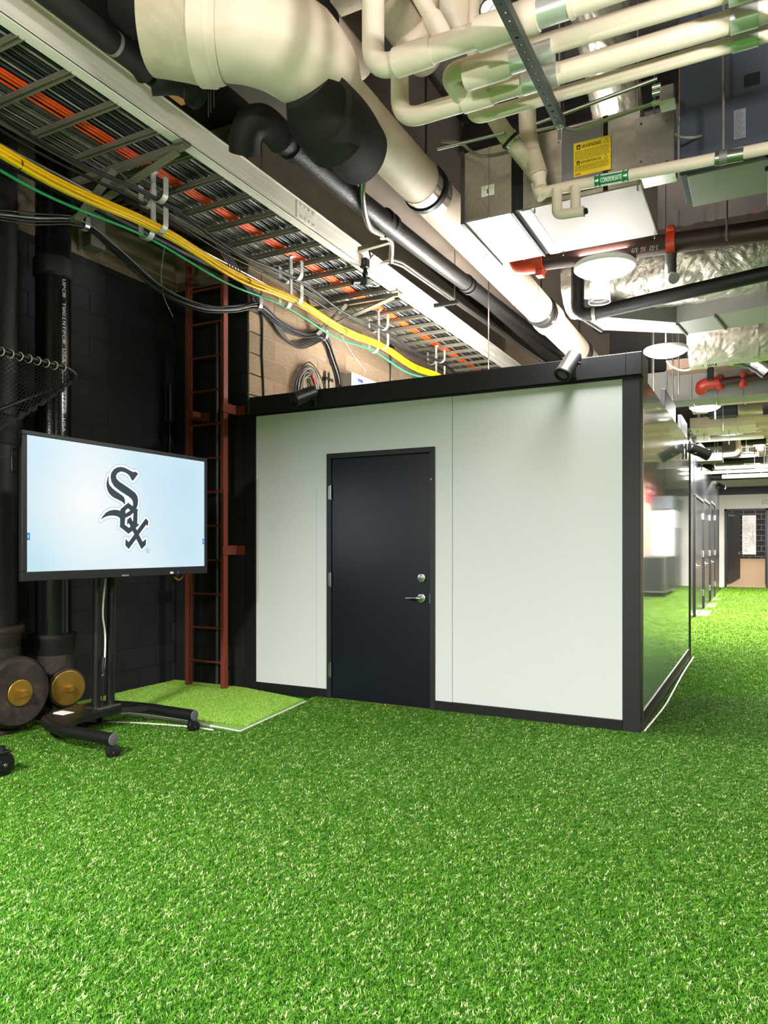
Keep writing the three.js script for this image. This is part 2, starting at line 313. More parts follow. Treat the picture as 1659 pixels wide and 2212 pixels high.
// ---------------------------------------------------------------- turf
{
  const blade = (a, lean, h, w, x, z) => {
    const c = Math.cos(a), s = Math.sin(a), tx = x + c * lean, tz = z + s * lean;
    return [x - s * w, 0, z + c * w, x + s * w, 0, z - c * w, x + c * lean * 0.35 + s * w * 0.8, h * 0.65, z + s * lean * 0.35 - c * w * 0.8,
      x - s * w, 0, z + c * w, x + c * lean * 0.35 + s * w * 0.8, h * 0.65, z + s * lean * 0.35 - c * w * 0.8, x + c * lean * 0.35 - s * w * 0.8, h * 0.65, z + s * lean * 0.35 + c * w * 0.8,
      x + c * lean * 0.35 - s * w * 0.8, h * 0.65, z + s * lean * 0.35 + c * w * 0.8, x + c * lean * 0.35 + s * w * 0.8, h * 0.65, z + s * lean * 0.35 - c * w * 0.8, tx, h, tz];
  };
  const tuft = (n, R, h) => {
    const p = []; for (let i = 0; i < n; i++) p.push(...blade(rr(0, 6.28), rr(0.003, 0.012), h * rr(0.7, 1.1), rr(0.0008, 0.0014), rr(-R, R), rr(-R, R)));
    const g = new THREE.BufferGeometry(); g.setAttribute('position', new THREE.Float32BufferAttribute(p, 3)); g.computeVertexNormals(); return g;
  };
  const tones = [[0.038, 0.14, 0.006], [0.064, 0.21, 0.008], [0.022, 0.095, 0.004], [0.13, 0.33, 0.025], [0.7, 0.8, 0.36]].map(c => new THREE.Color().setRGB(...c));  // palest tone: straw flecks that also paint in specular glints
  const lampLit = [[0.1, 0.22, 0.006], [0.15, 0.3, 0.008], [0.07, 0.17, 0.005], [0.2, 0.38, 0.02], [0.6, 0.72, 0.3]].map(c => new THREE.Color().setRGB(...c));  // same turf farther off, yellow lamplight painted into the blade colours
  const pale = [[0.28, 0.54, 0.06], [0.4, 0.66, 0.1], [0.2, 0.44, 0.04], [0.7, 0.8, 0.36]].map(c => new THREE.Color().setRGB(...c));
  function lawn(name, count, geo, place, colors, weights, scale, parent) {
    const m = new THREE.InstancedMesh(geo, M.blade, count); m.name = name; const X = new THREE.Matrix4(), q = new THREE.Quaternion(), up = V(0, 1, 0);
    for (let i = 0; i < count; i++) {
      const [x, z, k] = place(); q.setFromAxisAngle(up, rr(0, 6.28)); const s = scale * k * rr(0.8, 1.2);
      X.compose(V(x, place.y ?? 0, z), q, V(s, s, s)); m.setMatrixAt(i, X);
      let r = rnd(), c = 0; while (c < weights.length - 1 && r > weights[c]) r -= weights[c++]; m.setColorAt(i, colors[c]);
    }
    m.receiveShadow = true; m.userData.kind = 'stuff'; parent.add(m); return m;
  }
  // only where the photograph looks: px-wide wedge in front of the camera, bounded by walls and booth
  const inMat = (x, z) => x < -3.42 - (z + 4.262) * -0.14 && z < -4.27 && z > ZB && x > XA;
  const okSpot = (x, z) => z > ZF ? x > XA + 0.02 && x < 1.4 && z > ZB : z > ZEND && x < 1.4 && x > (z > -9.62 ? XR + 0.01 : -1.185);
  function place(d0, d1) {
    for (;;) {
      const d = Math.sqrt(d0 * d0 + (d1 * d1 - d0 * d0) * rnd()), a = rr(-0.64, 0.64);
      const x = -S * d + C * a * d, z = -C * d - S * a * d; if (!okSpot(x, z) || inMat(x, z)) continue; return [x, z, 0.75 + 0.1 * d];
    }
  }
  const near = lawn('turf_pile', 620000, tuft(4, 0.005, 0.013), () => place(1.9, 6.6), tones, [0.3, 0.28, 0.24, 0.125, 0.055], 1, scene);
  near.name = numbered('turf_pile'); tag(near, 'short green artificial turf pile covering the floor in front of the booth', 'turf');
  const far = lawn('turf_pile', 90000, tuft(6, 0.012, 0.011), () => place(6.6, 27), lampLit, [0.31, 0.3, 0.22, 0.12, 0.05], 1, scene);
  far.name = numbered('turf_pile'); tag(far, 'green artificial turf running down the corridor past the booths, lamplight put into its blade colour', 'turf');
  // offcut of turf laid in the alcove
  const mat = thing('turf_mat', 'paler offcut of artificial turf with a white edge lying before the ladder', 'turf mat');
  const plan = [[XA + 0.02, -4.29], [-4.05, -4.33], [-3.41, -4.262], [-3.56, -5.36], [-4.0, -5.5], [-4.4, -5.57], [XA + 0.02, -5.58]];
  part('backing', prism(plan, 0, 0.02), M.whiteEdge, mat);
  part('pile_base', prism(plan.map(([x, z]) => [x + (x > -3.8 ? -0.012 : 0), z - (z > -4.5 ? 0.012 : 0)]), 0.02, 0.023), M.turfPale, mat);
  const pm = () => { for (;;) { const x = rr(XA + 0.05, -3.42), z = rr(-4.28, -5.56); if (x > -3.43 + (z + 4.262) * 0.14 - 0.01 || (z > -4.33 + (x + 4.05) * 0.1 - 0.02 && x > -4.05) || z > -4.315 - 0.04 * (x + 5.3) / 1.3 || z < -5.36 - 0.2 * (-3.56 - x) / 0.85) continue; return [x, z, 1.1]; } };
  pm.y = 0.021; const mp = lawn('pile', 60000, tuft(7, 0.007, 0.012), pm, pale, [0.35, 0.3, 0.25, 0.1], 1, mat);
}
for (const [n, pts, lab] of [['edge_cord', [[XR + 0.02, 0.012, ZF - 0.05], [XR + 0.05, 0.012, -6.6], [XR + 0.045, 0.014, -7.3], [XR + 0.03, 0.012, -8.4], [XR + 0.03, 0.012, -9.75]], 'white cord lying along the foot of the booth side wall'],
  ['edge_cord', [[-1.16, 0.012, -21.4], [-1.14, 0.012, -23], [-1.1, 0.014, -25.2], [-1.05, 0.012, -27.2]], 'white cord on the turf at the far end of the corridor'],
  ['edge_cord', [[-4.75, 0.012, -3.93], [-4.3, 0.012, -4.1], [-3.85, 0.012, -4.2], [-3.62, 0.012, -4.21]], 'pale cord on the turf along the front of the turf offcut']])
  solo(n, sweep(smooth(pts, 40), 0.009, 8), M.cordWhite, lab, 'cord');

// ---------------------------------------------------------------- the modular booth
const booth = thing('modular_booth', 'white panelled modular booth with black trim and a dark door', 'booth');
{
  const xl = XT + 0.01, y1 = 2.63, hl = 2.8, zb = -9.6;
  // frame
  part('header', [rspan(xl + 0.03, XR - 0.1, y1 + 0.004, hl, ZF + 0.012, ZF - 0.1, 0.004), rspan(XR - 0.1, XR + 0.012, y1 + 0.004, hl, ZF + 0.012, ZF - 0.3, 0.004)], M.blackPaint, booth);
  part('header_lip', rspan(xl + 0.03, XR - 0.0, y1 - 0.016, y1 + 0.002, ZF + 0.004, ZF - 0.05, 0.002), M.blackTrim, booth);
  part('corner_post', rspan(XR - 0.125, XR, 0.0, y1 - 0.004, ZF + 0.006, ZF - 0.12, 0.004), M.blackPaint, booth);
  part('wall_post', rspan(xl - 0.02, xl + 0.105, 0.0, y1 - 0.004, ZF + 0.006, ZF - 0.1, 0.004), M.blackTrim, booth);
  for (const [a, b] of [[xl + 0.105, -3.492], [-2.432, XR - 0.125]]) part('base_trim', [rspan(a, b, 0.005, 0.092, ZF + 0.008, ZF - 0.06, 0.003), rspan(a, b, 0.0, 0.008, ZF + 0.03, ZF - 0.02, 0.002)], M.blackTrim, booth);
  // front panels; the fine seam left of the door stops short of the top
  const p = (a, b, c, d) => part('wall_panel', rspan(a + 0.0018, b - 0.0018, c, d, ZF, ZF - 0.06, 0.0025), M.white, booth);
  { const sh = new THREE.Shape([[xl + 0.107, 0.092], [-3.606, 0.092], [-3.606, 1.9], [-3.604, 1.9], [-3.604, 2.2095], [-2.432, 2.2095], [-2.432, 0.092], [-2.28, 0.092], [-2.28, 2.614], [xl + 0.107, 2.614]].map(([a, b]) => new THREE.Vector2(a, b)));
    part('wall_panel', new THREE.ExtrudeGeometry(sh, { depth: 0.06, bevelEnabled: false }).translate(0, 0, ZF - 0.06), M.white, booth); part('wall_panel', span(-3.6045, -3.492, 0.092, 2.2095, ZF - 0.0004, ZF - 0.06), M.white, booth); }
  p(-2.278, XR - 0.125, 0.092, 2.614);
  part('seam_backing', span(xl, XR - 0.05, 0.09, 2.62, ZF - 0.03, ZF - 0.075), std(0x5a5d5c, 0.8), booth);
  // roof and back
  part('roof', span(xl, XR - 0.01, 2.6, 2.66, ZF - 0.06, zb), M.white, booth);
  // side wall: glossy panels
  let z = ZF - 0.12; for (const w of [1.15, 1.15, 1.0, zb + 0.04 - (z - 3.3)].map(Math.abs)) { const e = Math.max(z - w, zb + 0.03); if (z - e > 0.05) part('side_panel', rspan(XR - 0.06, XR, 0.15, 2.65, z - 0.0015, e + 0.0015, 0.002), M.gloss, booth, 'glossy grey side panel'); z = e; }
  part('side_base', [rspan(XR - 0.07, XR + 0.004, 0.0, 0.143, ZF - 0.12, zb + 0.02, 0.003), rspan(XR - 0.01, XR + 0.008, 0.143, 0.15, ZF - 0.12, zb + 0.02, 0.002)], M.blackTrim, booth);
  part('edge_trim', rspan(XR - 0.05, XR + 0.012, 0.0, 2.66, zb + 0.025, zb - 0.01, 0.003), M.blackTrim, booth);
  part('side_post', rspan(XR - 0.012, XR + 0.004, 0.0, y1 + 0.02, ZF - 0.115, ZF - 0.128, 0.002), M.steel, booth);
  part('back_wall', span(xl, XR - 0.06, 0, 2.6, zb + 0.06, zb), M.white, booth);
  for (const [a, b] of [[-7.3, -8.2], [-8.8, -9.5]]) part('roof_upstand', rspan(XR - 0.06, XR - 0.02, 2.66, 2.86, a, b, 0.004), M.blackPaint, booth);
  // door frame and door
  const L = -3.492, R = -2.43, T = 2.21;
  part('door_frame', [rspan(L, L + 0.045, 0, T, ZF + 0.012, ZF - 0.1, 0.003), rspan(R - 0.045, R, 0, T, ZF + 0.012, ZF - 0.1, 0.003), rspan(L + 0.045, R - 0.045, T - 0.045, T, ZF + 0.012, ZF - 0.1, 0.003),
    rspan(L + 0.045, L + 0.06, 0.02, T - 0.06, ZF - 0.062, ZF - 0.1, 0.002), rspan(R - 0.06, R - 0.045, 0.02, T - 0.06, ZF - 0.062, ZF - 0.1, 0.002), rspan(L + 0.045, R - 0.045, T - 0.06, T - 0.045, ZF - 0.062, ZF - 0.1, 0.002)], M.blackPaint, booth);
  const dl = L + 0.05, dr = R - 0.05, d = part('door', rspan(dl, dr, 0.018, T - 0.05, ZF - 0.004, ZF - 0.048, 0.003), M.door, booth, 'dark navy door leaf');
  part('threshold', rspan(dl - 0.02, dr + 0.03, 0, 0.014, ZF + 0.03, ZF - 0.08, 0.003), std(0xa98458, 0.5, 0.4), booth, 'bronze threshold strip');
  for (const y of [1.86, 1.08, 0.27]) part('hinge', [rspan(L + 0.02, L + 0.044, y - 0.06, y + 0.06, ZF + 0.014, ZF + 0.011, 0.001), rod([L + 0.047, y - 0.062, ZF + 0.014], [L + 0.047, y + 0.062, ZF + 0.014], 0.008), disc([L + 0.047, y + 0.062, ZF + 0.014], [0, 1, 0], 0.0085, 0.006, 10, 0.002), disc([L + 0.047, y - 0.068, ZF + 0.014], [0, 1, 0], 0.0085, 0.006, 10, 0.002)], M.steel, booth);
  const kx = -2.556, ly = 0.94, by = 1.11, fz = ZF - 0.004;
  part('lever_handle', [disc([kx, ly, fz], [0, 0, 1], 0.04, 0.018, 32, 0.006), rod([kx, ly, fz + 0.015], [kx, ly, fz + 0.05], 0.012, 14),
    sweep(smooth([[kx + 0.012, ly, fz + 0.052], [kx - 0.03, ly + 0.004, fz + 0.056], [kx - 0.08, ly + 0.002, fz + 0.055], [kx - 0.125, ly, fz + 0.05]], 20), t => 0.0125 - 0.003 * t, 12)], M.chrome, d, 'chrome lever handle');
  part('deadbolt', [disc([kx, by, fz], [0, 0, 1], 0.038, 0.016, 32, 0.005), disc([kx, by, fz + 0.016], [0, 0, 1], 0.016, 0.006, 20, 0.002), span(kx - 0.0015, kx + 0.0015, by - 0.007, by + 0.007, fz + 0.0225, fz + 0.02)], M.chrome, d, 'chrome deadbolt');
  part('strike_plate', rspan(R - 0.044, R - 0.05, ly - 0.04, ly + 0.04, ZF + 0.013, ZF - 0.03, 0.001), M.steel, booth);
  part('strike_plate', rspan(R - 0.04, R - 0.03, 1.93, 1.945, ZF + 0.013, ZF - 0.01, 0.001), M.steel, booth);
  settle(booth, [(xl + XR) / 2, 0, ZF]);
}

// spotlights clamped to the booths
function spotlight(anchor, aim, label) {                   // anchor on the face of the header, aim the direction of the barrel
  const t = thing('spotlight', label, 'spotlight'), d = V(aim).normalize(), n = V(anchor[3] ?? 0, 0, anchor[4] ?? 1);
  const a = V(anchor.slice(0, 3)), c = a.clone().addScaledVector(n, 0.13);
  const s = d.clone().cross(n).normalize();
  part('bracket', [bar(a.clone().addScaledVector(n, 0.012).add(V(0, 0.09, 0)).toArray(), a.clone().addScaledVector(n, 0.012).add(V(0, -0.09, 0)).toArray(), 0.055, 0.02, s.toArray()), rod(a.toArray(), c.toArray(), 0.014)], M.plastic, t);
  const k = c.clone().addScaledVector(d, -0.02);
  part('yoke', [bar(k.clone().addScaledVector(s, 0.075).toArray(), k.clone().addScaledVector(s, -0.075).toArray(), 0.03, 0.014, n.toArray())], M.plastic, t);
  const b = c.clone().addScaledVector(d, -0.1).add(V(0, 0.0, 0));
  part('barrel', lathe([[0, 0], [0.045, 0.002], [0.056, 0.012], [0.06, 0.03], [0.06, 0.2], [0.064, 0.21], [0.064, 0.235], [0.057, 0.24], [0.055, 0.222], [0, 0.22]], b.toArray(), d.toArray()), M.plastic, t);
  part('lens', disc(b.clone().addScaledVector(d, 0.221).toArray(), d.toArray(), 0.038, 0.006, 24, 0.002), std(0x3a3d42, 0.2), t);
  part('knob', disc(a.clone().addScaledVector(n, 0.1).addScaledVector(s, 0.016).toArray(), s.toArray(), 0.013, 0.02, 12), M.steel, t);
  return settle(t, anchor.slice(0, 3));
}
spotlight([-3.62, 2.73, ZF + 0.012], [-0.45, -0.4, 0.75], 'black spotlight on the left end of the booth header, turned left');
spotlight([-1.28, 2.74, ZF + 0.012], [-0.3, -0.75, 0.55], 'black spotlight on the right end of the booth header');
spotlight([XR + 0.005, 2.46, -8.95, 1, 0], [0.75, -0.35, -0.3], 'black spotlight clamped to the upper side wall of the booth');
spotlight([-1.195, 3.1, -17.0, 1, 0], [0.75, -0.45, 0.2], 'black spotlight high above the first corridor door');
spotlight([-1.195, 3.1, -22.5, 1, 0], [0.75, -0.35, 0.2], 'black spotlight high above the third corridor door');

// ---------------------------------------------------------------- the dark row of rooms beyond
{
  const x = -1.2, row = thing('corridor_rooms', 'row of glossy dark panelled rooms with three black doors beyond the booth', 'booth');
  const D = [[-15.35, -17.4, 2.37], [-17.75, -19.6, 2.42], [-20.05, -21.75, 2.5]];
  const pn = (z0, z1, y0, y1) => part('wall_panel', rspan(x - 0.06, x, y0, y1, z0 - 0.008, z1 + 0.008, 0.003), M.glossDark, row);
  pn(-9.8, -12.5, 0, 3.2); pn(-12.5, -15.2, 0, 3.2);
  D.forEach(([a, b, h], i) => {
    pn(a, b, h, 3.2); if (i < 2) pn(b, D[i + 1][0], 0, 3.2);
    part('door_frame', [rspan(x - 0.06, x + 0.03, 0, h, a + 0.06, a, 0.004), rspan(x - 0.06, x + 0.03, 0, h, b, b - 0.06, 0.004), rspan(x - 0.06, x + 0.03, h - 0.02, h + 0.04, a + 0.06, b - 0.06, 0.004)], M.blackTrim, row);
    const d = part('door', rspan(x - 0.05, x + 0.012, 0.02, h - 0.03, a - 0.01, b + 0.01, 0.004), M.glossDark, row);
    part('lever_handle', [disc([x + 0.012, 1.0, a - 0.22], [1, 0, 0], 0.045, 0.02), rod([x + 0.03, 1.0, a - 0.22], [x + 0.07, 1.0, a - 0.22], 0.014), rod([x + 0.065, 1.0, a - 0.2], [x + 0.065, 1.0, a - 0.5], 0.013)], M.chrome, d);
    for (const y of [0.3, 1.15, h - 0.4]) part('hinge', rspan(x + 0.012, x + 0.04, y, y + 0.14, b + 0.03, b - 0.03, 0.004), M.steel, d);
    solo('threshold_plate', rspan(x + 0.02, x + 0.22, 0.0, 0.02, a - 0.35, b + 0.35, 0.004), M.steel, ['nearest grey metal threshold plate on the turf before the first corridor door', 'middle grey metal threshold plate on the turf before the second corridor door', 'farthest grey metal threshold plate on the turf before the third corridor door'][i], 'threshold plate');
  });
  pn(-21.8, -24.3, 0, 3.15); part('upper_panel', [rspan(x - 0.06, x, 3.2, 3.45, -13, -16, 0.004), rspan(x - 0.06, x, 3.2, 3.35, -20, -23, 0.004)], M.blackPaint, row);
  part('roof', span(-4.3, x - 0.02, 3.14, 3.2, -9.8, -24.3), M.galvDull, row);
  part('end_wall', [span(-4.3, x - 0.06, 0, 3.14, -24.25, -24.3), span(-4.3, x - 0.06, 0, 3.14, -9.8, -9.85)], M.blackPaint, row);
  settle(row, [x, 0, -17]);
}
// double doors at the far end, both leaves standing open
for (const [hx, dx, dz, lab] of [[-1.11, 0.36, -0.95, 'left black leaf of the far double door standing open'], [0.06, 0.12, -0.98, 'right black leaf of the far double door standing open']]) {
  const t = thing('open_door', lab, 'door');
  const a = Math.atan2(-dz, dx), g = rbox(1.0, 2.45, 0.05, 0.5, 1.3, 0, 0.004); g.rotateY(a).translate(hx, 0.05, ZEND - 0.26); part('leaf', g, std(0x2a2d33, 0.35), t);
  const h = mergeGeometries([flat(rbox(0.16, 0.03, 0.06, 0.86, 1.1, 0.06)), flat(rbox(0.06, 0.1, 0.02, 0.9, 1.1, 0.03))]); h.rotateY(a).translate(hx, 0.05, ZEND - 0.26); part('lever_handle', h, M.chrome, t);
  const c = rbox(0.3, 0.06, 0.07, 0.25, 2.4, 0.05); c.rotateY(a).translate(hx, 0.05, ZEND - 0.26); part('door_closer', c, M.steel, t);
  settle(t, [hx, 0.02, ZEND - 0.26]);
}
{
  const tex = canvasTex(256, 780, (g, w, h) => {
    g.fillStyle = '#f4f4f0'; g.fillRect(0, 0, w, h); g.strokeStyle = '#8a8a88'; g.fillStyle = '#777';
    let s = 7; const r = () => (s = (s * 16807) % 2147483647) / 2147483647;
    for (let y = 40; y < 720; y += 26 + r() * 20) { for (let x = 20; x < 105; x += 8 + r() * 8) g.fillRect(x, y, 4 + r() * 8, 3 + r() * 9); }
    g.lineWidth = 3; for (let i = 0; i < 34; i++) { g.beginPath(); let x = 120 + r() * 110, y = 150 + r() * 420; g.moveTo(x, y); for (let k = 0; k < 4; k++) { x += (r() - 0.5) * 30; y += r() * 42; g.lineTo(x, y); } g.stroke(); }
  });
  solo('wall_poster', box(0.47, 1.5, 0.02, -0.5, 1.84, -31.27), std(0xffffff, 0.5, 0, { map: tex }), 'tall white poster with sketchy black drawing on the far dark block wall', 'poster');
  const ex = thing('vent_sign', 'small white framed grille above the far double door', 'sign');
  part('frame', rspan(-0.12, 0.5, 2.78, 2.98, ZEND + 0.03, ZEND, 0.004), M.plasticWhite, ex);
  for (let i = 0; i < 5; i++) part('slat', rspan(-0.08, 0.46, 2.8 + i * 0.034, 2.815 + i * 0.034, ZEND + 0.045, ZEND + 0.03, 0.003), M.galvDull, ex); settle(ex);
  const cl = new THREE.RectAreaLight(LAMP_COLOR, 3, 2, 0.4); const f = thing('strip_light', 'white light panel on the ceiling of the far concourse', 'ceiling light');
  part('frame', span(-1.05, 1.05, 4.14, 4.2, -29.0, -29.5), M.plasticWhite, f); part('diffuser', span(-1, 1, 4.13, 4.14, -29.05, -29.45), M.glow, f);
  cl.position.set(0, 4.12, -29.25); cl.rotation.x = -Math.PI / 2; cl.name = 'lamp_light'; f.add(cl); settle(f);
}
// along the right wall, seen only as a reflection in the glossy booth side
{
  const red = canvasTex(256, 256, (g, w, h) => { g.fillStyle = '#a8283a'; g.fillRect(0, 0, w, h); g.fillStyle = '#f3dede'; for (const [x, y, ww] of [[30, 30, 190], [30, 100, 80], [150, 100, 70], [45, 150, 60], [150, 150, 60], [50, 200, 55]]) for (let k = 0; k < ww; k += 16) g.fillRect(x + k, y, 11, 26); });
  solo('wall_sign', box(0.02, 1.0, 2.4, 1.485, 3.2, -23.8), std(0xffffff, 0.5, 0, { map: red }), 'red sign with white lettering on the right tan wall, mirrored in the booth side', 'sign');
  const cab = thing('storage_cabinet', 'tall grey and white cabinet against the right wall, mirrored in the booth side', 'cabinet');
  part('body', rspan(0.9, 1.49, 0, 2.55, -24.0, -26.9, 0.01), std(0xcfd3d3, 0.5), cab); part('top_band', rspan(0.88, 1.49, 2.55, 2.95, -23.9, -27.0, 0.01), std(0x4d565c, 0.5), cab);
  part('door', rspan(0.88, 0.905, 0.05, 2.0, -24.6, -26.6, 0.005), std(0x3a4046, 0.5), cab); settle(cab);
  const rc = thing('road_case', 'black road case with silver edges standing by the right wall, mirrored in the booth side', 'case');
  const a = [0.75, 1.45], z = [-20.9, -23.4]; part('body', rspan(a[0], a[1], 0.14, 1.1, z[0], z[1], 0.01), std(0x1d2024, 0.5), rc);
  part('edging', [...[0.14, 1.08].flatMap(y => [rspan(a[0] - 0.01, a[0] + 0.03, y, y + 0.035, z[0] + 0.01, z[1] - 0.01), ...z.map(q => rspan(a[0], a[1], y, y + 0.035, q + 0.02, q - 0.02))]), ...z.map(q => rspan(a[0] - 0.01, a[0] + 0.03, 0.14, 1.1, q + 0.02, q - 0.02))], M.steel, rc);
  for (const q of z) for (const x of a) part('caster', [disc([x + (x > 1 ? -0.1 : 0.1), 0.06, q + (q > -22 ? -0.2 : 0.2)], [0, 0, 1], 0.06, 0.04), span(x + (x > 1 ? -0.14 : 0.06), x + (x > 1 ? -0.06 : 0.14), 0.1, 0.14, q + (q > -22 ? -0.25 : 0.15), q + (q > -22 ? -0.15 : 0.25))], M.plastic, rc);
  settle(rc);
}

// ---------------------------------------------------------------- cable tray along the left wall
const TY = 4.0, TXR = -3.33, TXL = -4.2;
{
  const t = thing('cable_tray', 'wide ladder cable tray with a pale beam for its near side rail', 'cable tray');
  part('side_rail', [rspan(TXR - 0.012, TXR, TY, TY + 0.185, 1, -15, 0.003), rspan(TXR - 0.075, TXR, TY - 0.004, TY + 0.012, 1, -15, 0.003), rspan(TXR - 0.05, TXR + 0.006, TY + 0.175, TY + 0.187, 1, -15, 0.003)], M.trayPaint, t, 'pale painted side rail');
  part('side_rail', [rspan(TXL, TXL + 0.01, TY - 0.01, TY + 0.15, 1, -15, 0.003), rspan(TXL, TXL + 0.06, TY - 0.012, TY, 1, -15, 0.003)], M.trayDull, t, 'dull brown side rail');
  for (let k = 0; k < 45; k++) { const z = -1.19 - 0.3205 * k; part('rung', [rspan(TXL + 0.01, TXR - 0.06, TY + 0.006, TY + 0.03, z - 0.021, z + 0.021, 0.002), rspan(TXL + 0.01, TXR - 0.06, TY - 0.004, TY + 0.01, z - 0.021, z - 0.014, 0.001), rspan(TXL + 0.01, TXR - 0.06, TY - 0.004, TY + 0.01, z + 0.014, z + 0.021, 0.001)], M.trayDull, t); }
  for (const z of [-5.02, -9.6]) part('splice_plate', [rspan(TXR, TXR + 0.006, TY + 0.02, TY + 0.165, z - 0.15, z + 0.15, 0.002), ...[-0.09, -0.03, 0.03, 0.09].flatMap(d => [0.045, 0.14].map(y => disc([TXR + 0.006, TY + y, z + d], [1, 0, 0], 0.011, 0.008, 10, 0.002)))], M.trayPaint, t);
  const lab = canvasTex(256, 64, (g, w, h) => { g.fillStyle = '#f4f2ea'; g.fillRect(0, 0, w, h); g.strokeStyle = '#4a5aa8'; g.lineWidth = 5; g.strokeRect(6, 8, 64, 46); g.strokeRect(110, 8, 60, 46); g.strokeRect(190, 8, 56, 46); g.fillStyle = '#5464ae'; g.fillRect(74, 8, 12, 46); g.fillRect(96, 8, 8, 46); });
  part('paper_label', box(0.002, 0.06, 0.24).translate(TXR + 0.003, TY + 0.12, -8.0), std(0xffffff, 0.6, 0, { map: lab }), t, 'small white label with blue boxes');
  settle(t, [(TXR + TXL) / 2, TY - 0.01, -7]);
  solo('timber_strip', rspan(-3.3, -3.235, 4.189, 4.225, 0.5, onX(392, 240, -3.3)[2], 0.003), M.wood, 'rough strip of timber lying along the top of the pale tray beam', 'timber');
}
// loose cables lying in the tray
{
  const lane = (x, y, mat, r, name, label, group) => {
    const pts = []; for (let z = 0.6; z > -15; z -= 0.64) pts.push([x + rr(-0.007, 0.007), y + rr(0, 0.006), z]);
    return solo(name, sweep(smooth(pts, 54), r, 6), mat, label, 'cable', group);
  };
  for (let i = 0; i < 6; i++) lane(-3.87 + i * 0.0165, TY + 0.04 + (i % 2) * 0.006, M.orange, 0.0085, 'orange_cable', 'bright orange cable in the bundle lying in the cable tray', 'orange cables in the tray');
  let x = TXL + 0.02, i = 0;
  while (x < TXR - 0.09) {
    if (x > -3.885 && x < -3.775) { x += 0.012; continue; }
    const olive = x < -3.885, r = rr(0.0065, 0.0105); x += r * (olive ? 2.0 : 2.5);
    const m = olive ? M.cables[[4, 2, 4, 5, 0, 4, 2][i % 7]] : M.cables[[0, 1, 3, 5, 0, 6, 1, 3, 5][i % 9]];
    lane(x, TY + 0.042 + (i % 3) * 0.006, m, r, olive ? 'tray_cable' : 'data_cable', olive ? 'olive grey cable lying in the cable tray left of the orange ones' : 'dark cable lying in the cable tray right of the orange ones', olive ? 'olive cables in the tray' : 'dark cables in the tray'); i++;
  }
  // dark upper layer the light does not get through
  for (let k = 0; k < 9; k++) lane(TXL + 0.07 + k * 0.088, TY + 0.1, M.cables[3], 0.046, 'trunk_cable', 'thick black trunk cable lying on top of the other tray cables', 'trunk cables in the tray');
}
// brackets under the tray
[[onY(402, 312, TY - 0.03)[2], 'near triangular steel bracket under the cable tray'], [onY(865, 634, TY - 0.03)[2], 'far triangular steel bracket under the cable tray']].forEach(([z, label]) => {
  const t = thing('tray_bracket', label, 'bracket');
  part('top_bar', rspan(XT + 0.02, TXR + 0.01, TY - 0.055, TY - 0.012, z - 0.02, z + 0.02, 0.003), M.trayDull, t);
  part('diagonal', bar([TXR - 0.05, TY - 0.06, z], [XT + 0.02, TY - 0.3, z], 0.05, 0.012, [0, 0.3, 1]), M.trayDull, t);
  part('strut', bar([-3.93, TY - 0.05, z + 0.02], [XT + 0.1, TY - 0.32, z + 0.02], 0.06, 0.01, [0, 0.2, 1]), M.trayDull, t);
  part('strut', bar([-3.93, TY - 0.05, z - 0.02], [-3.82, TY - 0.15, z - 0.02], 0.035, 0.01, [0, 0.2, 1]), M.trayDull, t);
  part('end_clip', rspan(TXR - 0.06, TXR + 0.03, TY - 0.03, TY - 0.008, z - 0.04, z + 0.04, 0.002), M.steel, t);
  settle(t, [XT, TY - 0.3, z]);
});
// trees of J hooks hanging from rungs, and the cables they carry
const HX = -3.78, HOOKS = [-3.78, -5.455, -7.14, -8.75, -10.4], HY1 = 3.77, HY2 = 3.555;
function jhook(x, y, z, side, r = 0.055, up = 0.11, w = 0.046) {            // strip bent to a J; y is the inside of its bottom
  const sh = []; const T = 0.004; const cx = x + side * r;
  const out = [], inn = [];
  out.push([x, y + r + 0.05]); for (let k = 0; k <= 10; k++) { const a = Math.PI + k / 10 * Math.PI; out.push([cx + side * (r + T) * Math.cos(a) * 1, y + r + (r + T) * Math.sin(a)]); }
  out.push([cx + side * (r + T), y + r + up]);
  inn.push([x + side * T, y + r + 0.05]); for (let k = 0; k <= 10; k++) { const a = Math.PI + k / 10 * Math.PI; inn.push([cx + side * r * Math.cos(a), y + r + r * Math.sin(a)]); }
  inn.push([cx + side * r, y + r + up]);
  const s = new THREE.Shape([...out, ...inn.reverse()].map(([a, b]) => new THREE.Vector2(a, b)));
  return new THREE.ExtrudeGeometry(s, { depth: w, bevelEnabled: false }).translate(0, 0, z - w / 2);
}
const ORD = ['nearest', 'second', 'third', 'fourth', 'farthest'];
HOOKS.forEach((z, i) => {
  const t = thing('hook_tree', `${ORD[i]} galvanized tree of J hooks hanging below the cable tray`, 'cable hook', 'hook trees under the tray');
  part('hanger_strip', [rspan(HX - 0.016, HX - 0.004, HY2 + 0.02, TY + 0.005, z - 0.02, z + 0.02, 0.001), rspan(HX - 0.02, HX + 0.02, TY - 0.012, TY + 0.004, z - 0.02, z + 0.02, 0.002), ...[0.04, 0.09, 0.2, 0.25, 0.3].map(d => disc([HX - 0.004, HY2 + d + 0.06, z], [1, 0, 0], 0.007, 0.004, 10, 0.001))], M.zinc, t);
  for (const [y, s] of [[HY1, 1], [HY1 - 0.01, -1], [HY2, 1], [HY2 - 0.02, -1]]) part('hook', jhook(HX + (s > 0 ? -0.004 : -0.016), y, z, s), M.zinc, t);
  settle(t, [HX, HY2, z]);
});
